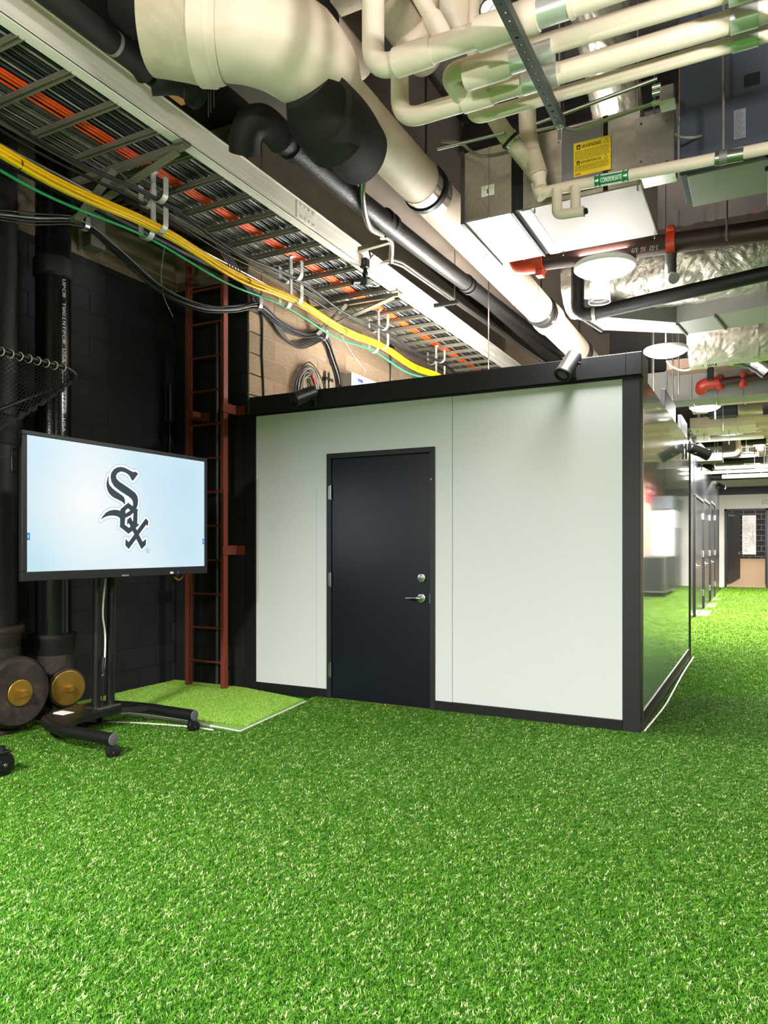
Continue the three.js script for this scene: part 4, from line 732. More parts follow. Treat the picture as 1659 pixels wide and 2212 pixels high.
  part('run', sweep(smooth([onZ(1045, 190, zH), onZ(1062, 240, zH), onZ(1085, 280, zH), onZ(1112, 315, zH - 0.05), onZ(1140, 350, zE), onZ(1158, 372, zE)], 34), 0.05, 24), M.canvasPipe, H);
  const b0 = V(onZ(1096, 295, zH - 0.02)), b1 = V(onZ(1110, 312, zH - 0.045)); part('band', sweep([b0, b1], 0.054, 26), M.chrome, H, 'steel band'); part('hose_clamp', sweep([b0.clone().lerp(b1, 0.35), b0.clone().lerp(b1, 0.65)], 0.058, 26), M.iron, H); settle(H);
  const K = thing('condensate_pipe', 'white condensate pipe with green flow label along the front of the air unit', 'pipe'), zK = -4.36;
  part('run', sweep([onZ(1168, 417, zK), onZ(1219, 405, zK), onZ(1500, 352, zK), [0.6, onZ(1659, 325, zK)[1], zK]], 0.032, 24), M.jacket, K);
  part('elbow', sweep(smooth([onZ(1159, 395, zK), onZ(1165, 415, zK), onZ(1172, 426, zK)], 12), 0.036, 22), M.jacket, K);
  part('trap', pipe([onZ(1203, 408, zK + 0.02), onZ(1203, 465, zK + 0.02), onZ(1262, 457, zK + 0.02)], 0.03, 0.035, 24), M.jacket, K); part('trap', sweep([onZ(1243, 402, zK + 0.02), onZ(1243, 455, zK + 0.02)], 0.03, 24), M.jacket, K);
  part('plug', disc(onZ(1262, 457, zK + 0.02), [1, 0.02, 0], 0.018, 0.02, 12), M.iron, K);
  const flow = canvasTex(512, 128, (g, w, h) => { g.fillStyle = '#0f7a4a'; g.fillRect(0, 0, w, h); g.fillStyle = '#e8efe6'; g.fillRect(90, 6, 330, 26); g.fillRect(90, 100, 330, 22); g.font = 'bold 50px sans-serif'; g.textAlign = 'center'; g.textBaseline = 'middle'; g.fillText('CONDENSATE', 256, 68); for (const x of [10, 440]) for (const y of [18, 64, 110]) { g.beginPath(); g.moveTo(x, y - 6); g.lineTo(x + 34, y - 6); g.lineTo(x + 34, y - 16); g.lineTo(x + 60, y); g.lineTo(x + 34, y + 16); g.lineTo(x + 34, y + 6); g.lineTo(x, y + 6); g.fill(); } });
  part('flow_label', wrapLabel(onZ(1286, 392, zK), onZ(1359, 378.5, zK), 0.0334, [0, -0.35, 0.94], 1.45), std(0xffffff, 0.45, 0, { map: flow, side: THREE.DoubleSide }), K, 'green label with arrows');
  const s0 = onZ(1545, 344, zK), s1 = onZ(1606, 333, zK); part('sleeve', sweep([s0, s1], 0.036, 24), M.steel, K); part('hanger', [sweep([[s0[0] + 0.02, s0[1], zK], [s0[0] + 0.06, s0[1], zK]], 0.04, 20), rod([s0[0] + 0.04, s0[1] + 0.04, zK], [s0[0] + 0.04, CEIL, zK], 0.008)], M.galvDull, K);
  settle(K);
}

// ---------------------------------------------------------------- galvanized air unit and ducts at the right
{
  const t = thing('air_unit', 'galvanized air handling unit with a yellow warning label hung from the ceiling', 'air unit');
  const y0 = 3.5, y1 = 3.95, z0 = -4.48, z1 = -5.26, xs = [-1.75, -1.40, -0.64];
  part('end_section', [rspan(xs[0], xs[1] - 0.02, y0, y1, z0, z1, 0.003)], M.galv, t, 'dull left section');
  part('standing_seam', [rspan(-1.575, -1.569, y0 - 0.006, y1, z0 + 0.006, z1, 0.001)], M.galv, t);
  part('cabinet', rspan(xs[1] + 0.02, xs[2], y0, y1, z0, z1, 0.004), M.galv, t);
  part('gasket', rspan(xs[1] - 0.02, xs[1] + 0.02, y0 + 0.004, y1 - 0.004, z0 - 0.006, z1 + 0.006, 0.002), M.rubberDark, t);
  part('flange', [rspan(xs[0] - 0.012, xs[0] + 0.01, y0 - 0.016, y1 + 0.01, z0 + 0.012, z1 - 0.012, 0.002)], M.galvDark, t);
  for (const x of [-1.36, -1.385, -0.84]) part('black_strip', rspan(x - 0.014, x + 0.014, y0 + 0.002, y1, z0 + 0.004, z0 - 0.01, 0.001), M.rubberDark, t);
  part('access_panel', rspan(-1.1, -0.86, y0 + 0.03, y1 - 0.02, z0 + 0.008, z0, 0.003), std(0x8a8d92, 0.45, 0.8), t);
  part('bottom_pan', [rspan(xs[0] + 0.005, xs[1] - 0.03, y0 - 0.004, y0 + 0.002, z0 - 0.004, z1 + 0.004, 0.001)], M.galvPan, t); part('bottom_pan', rspan(xs[1] + 0.025, xs[2] - 0.004, y0 - 0.004, y0 + 0.002, z0 - 0.004, z1 + 0.004, 0.001), M.galvPan, t);
  part('bottom_rib', [rspan(xs[1] + 0.04, xs[1] + 0.1, y0 - 0.008, y0 + 0.002, z0 - 0.01, z1 + 0.01, 0.002)], M.galv, t);
  part('bottom_joint', rspan(xs[1] - 0.025, xs[1] - 0.01, y0 - 0.01, y0 + 0.002, z0 - 0.0, z1 + 0.0, 0.002), M.galvDark, t);
  for (const x of [-0.66, xs[1] + 0.12]) for (const z of [z0 - 0.03, z1 + 0.01]) part('bolt', rod([x, y0 - 0.03, z], [x, CEIL - 0.01, z], 0.005, 8), M.steel, t);
  const warn = canvasTex(512, 400, (g, w, h) => {
    g.fillStyle = '#e2c21b'; g.fillRect(0, 0, w, h); g.fillStyle = '#15130a'; g.textBaseline = 'middle';
    const tri = (x, y, r, f) => { g.beginPath(); g.moveTo(x, y - r); g.lineTo(x + r, y + r * 0.8); g.lineTo(x - r, y + r * 0.8); g.closePath(); f ? g.fill() : (g.lineWidth = 4, g.strokeStyle = '#15130a', g.stroke()); };
    g.font = 'bold 56px sans-serif'; g.fillRect(42, 28, 54, 54); g.fillText('WARNING', 112, 57); tri(448, 52, 30); g.fillStyle = '#e2c21b'; tri(69, 56, 18, true); g.fillStyle = '#15130a';
    g.font = 'bold 42px sans-serif'; g.fillRect(42, 218, 44, 44); g.fillText('ADVERTENCIA', 98, 242); tri(448, 240, 26); g.fillStyle = '#e2c21b'; tri(64, 241, 14, true);
    g.fillStyle = '#3a3410'; let s = 5; for (const [a, b] of [[100, 205], [276, 345]]) for (let y = a; y < b; y += 13) for (let x = 20; x < 470;) { s = (s * 16807) % 2147483647; const k = 8 + s % 34; g.fillRect(x, y, k, 5); x += k + 6; }
    g.fillStyle = '#15130a'; g.font = 'bold 44px sans-serif'; g.fillText('iom', 18, 372);
  });
  const w0 = onZ(1240, 318, z0), w1 = onZ(1320, 365, z0); part('warning_label', box(w1[0] - w0[0], w0[1] - w1[1] + 0.02, 0.002).translate((w0[0] + w1[0]) / 2, (w0[1] + w1[1]) / 2 + 0.005, z0 + 0.0095), std(0xffffff, 0.5, 0, { map: warn }), t, 'yellow warning label');
  const rate = canvasTex(128, 96, (g) => { g.fillStyle = '#eceade'; g.fillRect(0, 0, 128, 96); g.fillStyle = '#2f8a4a'; g.fillRect(52, 34, 18, 40); g.fillStyle = '#666'; for (let y = 8; y < 90; y += 12) { g.fillRect(8, y, 36, 3); g.fillRect(80, y, 40, 3); } });
  const q = onZ(1054, 412, z0); part('rating_label', box(0.085, 0.068, 0.002, q[0], q[1], z0 + 0.002), std(0xffffff, 0.5, 0, { map: rate }), t, 'small white label with a green mark');
  settle(t, [-1.2, y0, -4.87]);
  const c = thing('control_box', 'plain galvanized control box beside the air unit', 'electrical box');
  part('case', rspan(-0.66, -0.45, 3.52, 3.86, z0 + 0.05, z0 - 0.12, 0.004), M.galv, c); for (const [x, y] of [[-0.63, 3.82], [-0.63, 3.6], [-0.49, 3.8], [-0.49, 3.57]]) part('screw', disc([x, y, z0 + 0.05], [0, 0, 1], 0.007, 0.004, 10, 0.001), M.galvDark, c); settle(c);
  const b = thing('air_handler', 'large dark blue grey air handler behind the condensate pipe at the right edge', 'air unit');
  part('cabinet', rspan(-0.44, 1.2, 3.56, 4.62, -4.62, -5.02, 0.006), M.unitBlue, b); part('bottom_pan', rspan(-0.4, 1.2, 3.545, 3.56, -4.62, -5.05, 0.003), M.galvDull, b);
  part('handle_recess', rspan(-0.1, -0.02, 3.98, 4.05, -4.615, -4.62, 0.003), M.plastic, b);
  const pl = canvasTex(128, 256, (g) => { g.fillStyle = '#8a8d94'; g.fillRect(0, 0, 128, 256); g.fillStyle = '#5b5e66'; for (let y = 12; y < 250; y += 14) g.fillRect(10, y, 60 + (y * 37) % 48, 5); });
  const p0 = onZ(1585, 240, -4.62), p1 = onZ(1611, 297, -4.62); part('data_plate', box(p1[0] - p0[0], p0[1] - p1[1], 0.002, (p0[0] + p1[0]) / 2, (p0[1] + p1[1]) / 2, -4.617), std(0xffffff, 0.5, 0.3, { map: pl }), b, 'grey data plate'); settle(b, [0.4, 3.545, -4.82]);
  const dk = thing('supply_duct', 'pinkish galvanized duct end below the dark air handler at the right edge', 'duct');
  part('body', rspan(0.02, 1.2, 3.44, 3.62, -4.56, -5.0, 0.004), std(0x9c9492, 0.6, 0.2), dk); for (const y of [3.46, 3.53, 3.6]) part('latch', rspan(0.005, 0.03, y - 0.012, y + 0.012, -4.56, -4.54, 0.004), M.iron, dk); settle(dk);
  solo('flex_cable', sweep(smooth([onZ(1445, 280, -4.5), onZ(1470, 296, -4.45), onZ(1495, 297, -4.45), onZ(1516, 293, -4.6)], 24), 0.008, 8), M.cableGrey, 'grey flexible cable looping against the dark air handler', 'cable');
  solo('flex_cable', sweep(smooth([onZ(955, 305, -4.4), onZ(1000, 312, -4.3), onZ(1015, 325, -4.3), onZ(1040, 337, -4.3), onZ(1080, 333, -4.35), onZ(1105, 325, -4.4)], 24), 0.01, 8), M.cableGrey, 'grey flexible conduit looping above the left end of the air unit', 'cable');
  solo('thin_conduit', rod(onZ(945, 322, -4.1), onZ(1090, 287, -4.1), 0.009), M.steel, 'thin steel conduit behind the curved white pipe', 'conduit');
  [[1158, 268, 1420, 170, 'upper thin steel conduit running to the junction box by the foil duct'], [1158, 283, 1430, 217, 'lower thin steel conduit running to the junction box by the foil duct']].forEach(([a, b2, c2, d2, lab], i) => solo('thin_conduit', sweep(bend(i ? [onZ(a, b2, -4.3), onZ(1205, 272, -4.3), onZ(1240, 283, -4.3), onZ(c2, d2, -4.3)] : [onZ(a, b2, -4.3), onZ(c2, d2, -4.3)], 0.04), 0.011, 10), M.steel, lab, 'conduit'));
  const jb = thing('junction_box', 'small steel junction box with couplings right of the foil duct', 'electrical box'), j = onZ(1442, 208, -4.3);
  part('box', rbox(0.075, 0.1, 0.06, j[0], j[1], j[2], 0.006), M.steel, jb); part('cover', rbox(0.08, 0.035, 0.065, j[0] + 0.002, j[1] - 0.05, j[2], 0.006), M.plasticWhite, jb); for (const y of [-0.02, 0.035, 0.07]) part('coupling', rod([j[0] - 0.08, j[1] + y, j[2]], [j[0] - 0.035, j[1] + y, j[2]], 0.015, 12), M.chrome, jb); settle(jb);
  const hw = [onZ(1207, 280, -4.28), onZ(1170, 240, -4.28)]; part('rod', rod([hw[0][0], hw[0][1] - 0.08, hw[0][2]], [hw[0][0], hw[0][1] + 0.12, hw[0][2]], 0.005), M.steel, settle(thing('conduit_hanger', 'small hanger rod with clips on the thin conduits below the strut', 'hanger'), [0, 0, 0]));
  solo('hanging_beam', (() => { const a = onZ(1466, 140, -5.2), b2 = onZ(1499, 245, -5.2); return rspan(a[0], a[0] + 0.1, b2[1], a[1] + 0.3, -5.2, -5.3, 0.005); })(), std(0x8a7663, 0.85), 'short brown timber post hanging against the dark ceiling right of the foil duct', 'timber');
  solo('sagging_cable', sweep(smooth([onZ(1530, 110, -4.9), onZ(1560, 160, -4.9), onZ(1590, 195, -4.85), onZ(1660, 205, -4.8)], 24), 0.007, 8), M.cableBlack, 'dark cable sagging in front of the air handler at the upper right', 'cable');
}
// crumpled foil wrapped ducts
const foilTex = canvasTex(512, 512, (g) => { g.fillStyle = '#e2ded6'; g.fillRect(0, 0, 512, 512); g.fillStyle = '#1a1a1a'; g.font = 'bold 60px sans-serif'; for (const [x, y] of [[60, 120], [310, 380]]) g.fillText('3M', x, y); });
foilTex.wrapS = foilTex.wrapT = THREE.RepeatWrapping;
M.foilPrint = std(0xc8c2b8, 0.4, 0.65, { map: foilTex });
const crumple = (amp, f, o) => (L, a) => 1 + amp * (noise.noise(L * f + o, Math.cos(a) * 3, Math.sin(a) * 3) + 0.7 * Math.abs(noise.noise(L * f * 2 + o, Math.cos(a) * 9, Math.sin(a) * 9)) + 0.4 * noise.noise(L * f * 3.5 + o, Math.cos(a) * 18, Math.sin(a) * 18));
function foilDuct(pts, r, label, o, mat = M.foil, seg = 110, n = 220) {
  const t = thing('foil_duct', label, 'duct');
  part('wrap', sweep(smooth(pts, n), r, seg, true, crumple(0.045, 7, o)), mat, t);
  const p = smooth(pts, 9); for (const i of [2, 6]) { const d = p[i + 1].clone().sub(p[i]).normalize(); part('band', sweep([p[i], p[i].clone().addScaledVector(d, 0.03)], (typeof r === 'number' ? r : 0.2) * 1.035, 40), M.foil, t); }
  return settle(t);
}
foilDuct([[-0.86, 4.72, -3.2], [-0.87, 4.66, -4.2], [-0.9, 4.56, -5.0], [-0.94, 4.35, -5.6], [-0.95, 4.0, -5.75]], 0.17, 'crumpled foil wrapped duct with black print behind the white water pipes', 1, M.foilPrint);
foilDuct([[-1.7, 3.99, -7.3], [-1, 3.97, -7.25], [0, 3.96, -7.25], [0.8, 3.96, -7.25]], 0.34, 'large crumpled foil duct crossing behind the nearest round lamp', 7);
foilDuct([[-0.75, 3.64, -8.9], [-0.4, 3.66, -8.9], [0.7, 3.66, -8.9]], 0.27, 'lower crumpled foil duct with black print under the kinked grey duct', 13, M.foilPrint);
{ // kinked rectangular duct
  const t = thing('kinked_duct', 'grey sheet metal duct with a slanting kink crossing below the large foil duct', 'duct'), y = 3.5, h = 0.15;
  const n0 = onY(1248, 680, y), n1 = onY(1462, 697, y), n2 = onY(1700, 650, y), f0 = onY(1300, 713, y), f1 = onY(1484, 721, y), f2 = onY(1700, 690, y);
  const P = a => [a[0], a[2]];
  part('slanted_section', prism([P(n0), P(n1), P(f1), P(f0)], y, y + h), M.galvDull, t); part('straight_section', prism([P(n1), P(n2), P(f2), P(f1)], y - 0.004, y + h + 0.004), M.galvDull, t);
  for (const [a, b] of [[n1, f1], [onY(1545, 680, y), onY(1568, 708, y)], [n0, f0]]) part('joint_flange', bar([a[0], y - 0.005, a[2]], [b[0], y - 0.005, b[2]], 0.035, 0.02, [0, 1, 0]), M.galvDark, t); settle(t);
}
// sprinkler main and other pipes crossing to the right
{
  const y = 3.62, z = -5.62, t = thing('sprinkler_main', 'dark red brown sprinkler main with chalk writing and orange couplings', 'pipe');
  const a = onZ(1150, 567, z), b = onZ(1659, 497, z);
  part('run', sweep([a, b, [b[0] + 0.5, b[1], z]], 0.072, 26), M.darkRedPipe, t);
  part('end_elbow', sweep(smooth([[a[0] + 0.07, a[1], z], [a[0] - 0.02, a[1], z], [a[0] - 0.09, a[1] + 0.02, z - 0.02], [a[0] - 0.13, a[1] + 0.1, z - 0.03]], 14), 0.085, 24), M.orangeRed, t, 'orange end elbow');
  const coup = p => { part('coupling', [sweep([[p[0] - 0.03, p[1], z], [p[0] + 0.03, p[1], z]], 0.092, 24), rspan(p[0] - 0.028, p[0] + 0.028, p[1] - 0.125, p[1] - 0.08, z - 0.03, z + 0.06, 0.008), rspan(p[0] - 0.028, p[0] + 0.028, p[1] + 0.08, p[1] + 0.125, z - 0.03, z + 0.06, 0.008)], M.orangeRed, t, 'orange coupling'); };
  coup(onZ(1168, 565, z)); const c = onZ(1450, 530, z); coup(c);
  part('drop', sweep(smooth([[c[0], c[1] - 0.08, z + 0.03], [c[0], c[1] - 0.16, z + 0.04], [c[0] + 0.005, c[1] - 0.25, z + 0.06], [c[0] + 0.03, c[1] - 0.28, z + 0.12]], 14), 0.04, 18), M.steel, t);
  const chalk = canvasTex(512, 64, (g) => { g.clearRect(0, 0, 512, 64); g.strokeStyle = '#d8cfc4'; g.fillStyle = '#d8cfc4'; g.font = 'italic 44px serif'; g.translate(512, 64); g.rotate(Math.PI); g.fillText('1-52   1G  X/9', 110, 46); });
  part('chalk_writing', wrapLabel(onZ(1340, 541, z), onZ(1450, 526, z), 0.0735, [0, -0.5, 0.86], 0.42), std(0xffffff, 0.8, 0, { map: chalk, alphaMap: null, transparent: true, side: THREE.DoubleSide }), t, 'chalk writing'); settle(t, [a[0], y - 0.1, z]);
  const s = thing('drain_line', 'black iron pipe with a left riser, crossing before the large foil duct', 'pipe'), zs = -6.5;
  const p0 = onZ(1240, 686, zs), p1 = onZ(1659, 590, zs); part('run', sweep(bend([[p0[0] + 0.03, 5.3, zs], [p0[0] + 0.03, p0[1], zs], p1, [p1[0] + 0.5, p1[1] - 0.0, zs]], 0.12), 0.058, 22), M.iron, s);
  part('hanger', [sweep([[p0[0] + 0.16, p0[1] + 0.01, zs], [p0[0] + 0.19, p0[1] + 0.01, zs]], 0.064, 20), rod([p0[0] + 0.175, p0[1], zs], [p0[0] + 0.175, CEIL, zs], 0.006)], M.galvDull, s); settle(s);
  const q = onZ(1295, 625, -5.72); const d = thing('pendant_can', 'dark cylindrical can hanging below the nearest round lamp', 'sensor');
  part('can', lathe([[0.078, 0], [0.084, 0.004], [0.082, 0.012], [0.066, 0.2], [0.05, 0.215], [0, 0.215]], [q[0], q[1] - 0.1, q[2]], [0, 1, 0], 30), M.plastic, d); part('rim', new THREE.TorusGeometry(0.08, 0.004, 8, 30).rotateX(Math.PI / 2).translate(q[0], q[1] - 0.098, q[2]), M.steel, d); part('lens', disc([q[0], q[1] - 0.07, q[2]], [0, 1, 0], 0.07, 0.01, 24, 0.002), std(0x55504c, 0.3), d); part('cord', rod([q[0], q[1] + 0.1, q[2]], [q[0], CEIL, q[2]], 0.006), M.iron, d); settle(d);
  const hr = onZ(1570, 500, -5.45); solo('hanger_rod', rod([hr[0], hr[1] - 0.06, hr[2]], [hr[0], CEIL - 0.01, hr[2]], 0.008), M.steel, 'steel rod ending below the sprinkler main at the right', 'hanger');
}
// farther ducts and pipes over the corridor, front to back
{
  const rect = (name, px0, px1, py0, py1, z, dep, mat, label, cat = 'duct', seams = 0) => { const a = onZ(px0, (py0 + py1) / 2, z), b = onZ(px1, (py0 + py1) / 2, z), y1 = onZ((px0 + px1) / 2, py0, z)[1], y0 = onZ((px0 + px1) / 2, py1, z)[1]; const t = thing(name, label, cat); part('body', rspan(a[0], b[0], y0, y1, z, z - dep, 0.008), mat, t); for (let i = 1; i <= seams; i++) { const x = a[0] + (b[0] - a[0]) * i / (seams + 1); part('seam', rspan(x - 0.015, x + 0.015, y0 - 0.012, y1 + 0.01, z + 0.012, z - dep, 0.004), mat, t); } part('hanger_rod', [rod([a[0] + 0.1, y1, z - dep / 2], [a[0] + 0.1, CEIL, z - dep / 2], 0.008)], M.steel, t); part('hanger_rod', [rod([b[0] - 0.1, y1, z - dep / 2], [b[0] - 0.1, CEIL, z - dep / 2], 0.008)], M.steel, t); return settle(t); };
  const across = (name, px0, py0, px1, py1, z, r, mat, label, cat = 'pipe') => { const a = onZ(px0, py0, z), b = onZ(px1, py1, z); const t = thing(name, label, cat); part('run', rod(a, [b[0], a[1], z], r, 14), mat, t); for (const k of [0.12, 0.85]) part('hanger_rod', rod([a[0] + (b[0] - a[0]) * k, a[1] + r * 0.9, z], [a[0] + (b[0] - a[0]) * k, CEIL - 0.01, z], 0.006, 6), M.steel, t); return settle(t); };
  rect('wide_duct', 1388, 1720, 790, 858, -10.6, 0.5, M.galvDull, 'wide brownish grey duct with seams crossing behind the second round lamp', 'duct', 5);
  rect('upper_duct', 1440, 1620, 768, 790, -10.2, 0.4, std(0xb39483, 0.7), 'pale orange duct wrapped strip just above the wide brownish duct');
  rect('steel_post', 1527, 1541, 768, 820, -10.0, 0.1, M.iron, 'black steel post hanging in front of the wide brownish duct', 'post');
  { const t = thing('flex_elbow', 'segmented shiny steel duct elbow under the lower foil duct at the right', 'duct'), z = -9.7; const P = smooth([onZ(1545, 768, z), onZ(1590, 768, z), onZ(1630, 776, z), onZ(1665, 800, z)], 6); for (let i = 0; i < 6; i++) part('segment', sweep([P[i], P[i].clone().lerp(P[i + 1], 0.5), P[i].clone().lerp(P[i + 1], 0.97)], [0.12, 0.126, 0.12], 30, false), M.chrome, t); settle(t); }
  { const t = thing('sprinkler_branch', 'dark sprinkler branch with red fittings across the corridor ceiling', 'pipe'), z = -10.3; const a = onZ(1525, 829, z), b = onZ(1720, 822, z); part('run', rod(a, [b[0], a[1] + 0.03, z], 0.05, 18), M.darkRedPipe, t); part('end_elbow', sweep(smooth([[a[0] + 0.16, a[1], z], [a[0] + 0.02, a[1], z], [a[0] - 0.05, a[1] - 0.02, z - 0.02], [a[0] - 0.06, a[1] - 0.06, z - 0.1]], 12), 0.075, 20), M.redPaint, t, 'red elbow'); for (const px of [1555, 1605]) { const c = onZ(px, 827, z); part('fitting', [disc([c[0], a[1] - 0.1, z], [0, 1, 0], 0.05, 0.2, 16, 0.02)], M.redPaint, t, 'red fitting'); } settle(t); }
  solo('exit_box', (() => { const a = onZ(1634, 799, -9.9); return [rbox(0.12, 0.05, 0.05, a[0], a[1], a[2], 0.005), rod([a[0], a[1] + 0.02, a[2]], [a[0], CEIL - 0.01, a[2]], 0.006)]; })(), M.redPaint, 'small dark red box hanging in front of the wide duct at the right', 'alarm box');
  solo('white_conduit', sweep(bend([onZ(1432, 854, -11.2), onZ(1640, 834, -11.2), onZ(1700, 862, -11.2)], 0.25), 0.036, 16), M.plasticWhite, 'thick white conduit bending down at the right across the corridor', 'conduit');
  across('white_conduit', 1432, 878, 1500, 870, -11.4, 0.025, M.plasticWhite, 'short white conduit below the thick bent white conduit', 'conduit');
  rect('tan_duct', 1495, 1668, 846, 862, -12.2, 0.5, std(0xb8a996, 0.7), 'pale tan duct below the thick bent white conduit', 'duct', 2);
  rect('bright_duct', 1593, 1648, 862, 890, -13.0, 0.6, new THREE.MeshStandardMaterial({ color: 0xd8dad2, roughness: 0.18, metalness: 1 }), 'shiny square duct mirroring the green turf at the right');
  rect('dark_duct', 1530, 1592, 858, 898, -13.2, 0.3, std(0x27313a, 0.6), 'dark blue duct right of the third round lamp');
  rect('pale_duct', 1490, 1632, 898, 922, -13.6, 0.8, std(0xcfc4b2, 0.6), 'pale cream duct behind the third round lamp', 'duct', 3);
  rect('duct_collar', 1494, 1527, 862, 888, -12.6, 0.3, std(0xb9b2a6, 0.6), 'small grey square duct collar left of the dark blue duct');
  for (const [p0, y0, p1, y1, z, r, k] of [[1490, 934, 1640, 920, -14.2, 0.025, 'first'], [1490, 941, 1645, 930, -14.5, 0.018, 'second'], [1530, 947, 1645, 938, -14.8, 0.03, 'third'], [1490, 953, 1650, 947, -15.6, 0.04, 'fourth'], [1500, 1014, 1659, 1004, -18.6, 0.04, 'fifth'], [1515, 1022, 1659, 1012, -19, 0.035, 'sixth'], [1560, 1030, 1659, 1020, -19.6, 0.05, 'seventh']]) across('cross_pipe', p0, y0, p1, y1, z, r, M.plasticWhite, `${k} in depth of the thin white pipes crossing the far corridor ceiling`);
  rect('white_box', 1504, 1532, 936, 951, -14.4, 0.15, M.plasticWhite, 'white rectangular box hanging left of the fourth round lamp', 'electrical box');
  { const c = onZ(1509, 975, -15.6), t = thing('wireless_panel', 'square white wireless panel turned on its corner over the booth roof', 'antenna'); part('panel', rbox(0.26, 0.26, 0.05, 0, 0, 0, 0.015, 2).rotateZ(0.62).rotateX(-0.15).translate(...c), M.plasticWhite, t); part('emblem', rbox(0.07, 0.07, 0.006, 0, 0, 0.028, 0.002).rotateZ(0.62).rotateX(-0.15).translate(...c), M.whiteEdge, t); part('arm', rod([c[0], c[1], c[2] - 0.02], [c[0] + 0.02, CEIL, c[2] - 0.1], 0.015), M.steel, t); settle(t); }
  rect('dark_unit', 1497, 1560, 978, 996, -16.2, 0.6, std(0x4a4844, 0.6), 'dark grey air unit behind the white wireless panel', 'air unit', 0);
  rect('framed_duct', 1560, 1600, 950, 982, -16.8, 0.5, std(0x6a645c, 0.7), 'brown duct with a cream pipe round its corner in the far clutter');
  solo('corner_pipe', sweep(bend([onZ(1594, 945, -16.6), onZ(1596, 980, -16.6), onZ(1562, 983, -16.6)], 0.12), 0.05, 16), M.jacket, 'cream pipe bent round the brown far duct', 'pipe');
  // slatted underside at the right
  { const t = thing('slatted_soffit', 'sloping soffit of pale wooden boards at the far right', 'soffit'); for (let i = 0; i < 11; i++) { const k = i / 11, z = -13.4 - i * 0.62, a = onZ(1590 + 58 * k, 905 + 82 * k, z); part('board', rspan(a[0], 1.48, a[1], a[1] + 0.04, z, z - 0.58, 0.006), [M.soffitA, M.soffitB][i % 2], t); } settle(t); }
  { const t = thing('louvre_grille', 'grey louvred grille at the far right below the wooden soffit', 'grille'), z = -17.5; for (let i = 0; i < 12; i++) { const a = onZ(1654, 966 + i * 3.2, z); part('slat', rspan(a[0], a[0] + 0.5, a[1] - 0.008, a[1] + 0.008, z, z - 0.05, 0.002), M.galvDull, t); } const a = onZ(1652, 964, z), b = onZ(1652, 1003, z); part('frame', rspan(a[0] - 0.02, a[0], b[1], a[1], z + 0.01, z - 0.06, 0.003), M.galvDull, t); settle(t); }
  // long white beam over the far rooms and trays beside it
  { const a = onX(1488, 1003, -1.9), b = onX(1602, 1056, -1.7); solo('white_beam', bar(a, b, 0.3, 0.12, [0, 1, 0]), std(0xdcd8cf, 0.6), 'long white beam running away above the far dark rooms', 'beam'); }
  for (const [k, x, y, lab] of [[0, -0.5, 3.75, 'upper ladder tray in the far ceiling clutter'], [1, 0.0, 3.55, 'lower ladder tray in the far ceiling clutter']]) { const t = thing('far_tray', lab, 'cable tray'); for (const s of [0, 0.35]) part('rail', rspan(x + s, x + s + 0.03, y, y + 0.1, -17.5, -26.5, 0.004), M.plasticWhite, t); for (let i = 0; i < 16; i++) part('rung', rspan(x, x + 0.35, y, y + 0.03, -17.8 - i * 0.55, -17.86 - i * 0.55, 0.004), M.trayDull, t); settle(t); }
  // hanger rods, dark pipes and slack leads that fill the far ceiling
  [[1412, 772, 850, -9.2], [1453, 770, 876, -10], [1466, 760, 852, -9.6], [1545, 840, 905, -12], [1562, 842, 930, -13], [1575, 850, 960, -14], [1507, 890, 935, -13.8], [1521, 905, 950, -14.2], [1590, 905, 945, -15], [1612, 900, 985, -16], [1630, 930, 1010, -17.5], [1544, 955, 1010, -16.5]].forEach(([px, y0, y1, z]) => { const a = onZ(px, y1, z); solo('hanger_rod', rod(a, [a[0], CEIL - 0.01, z], 0.009, 8), M.steel, 'thin steel hanger rod among the far ceiling ducts and pipes', 'hanger', 'far hanger rods'); });
  [[1500, 962, 1655, 955, -17, 0.06], [1500, 1000, 1659, 992, -18, 0.07], [1520, 1032, 1659, 1026, -21, 0.09], [1540, 918, 1640, 914, -14.6, 0.06], [1395, 862, 1500, 856, -11.8, 0.07]].forEach(([p0, y0, p1, y1, z, r], i) => across('dark_pipe', p0, y0, p1, y1, z, r, M.iron, `${['first', 'second', 'third', 'fourth', 'nearest'][i]} of the dark pipes crossing among the far ceiling ducts`));
  solo('sagging_lead', sweep(smooth([onZ(1440, 780, -8.9), onZ(1452, 792, -8.9), onZ(1478, 800, -8.9), onZ(1500, 793, -8.9), onZ(1508, 782, -8.9)], 24), 0.011, 8), M.cordWhite, 'pale lead sagging below the second round lamp', 'cord');
  // dark cross beams of the building
  for (const [z, lab] of [[-6.4, 'dark structural beam across the ceiling behind the air unit'], [-12.4, 'dark structural beam across the ceiling beyond the wide duct'], [-18.2, 'dark structural beam across the far ceiling']]) solo('ceiling_beam', rspan(-2.5, 5.7, 5.0, 5.49, z, z - 0.35, 0.01), M.ceiling, lab, 'beam');
}

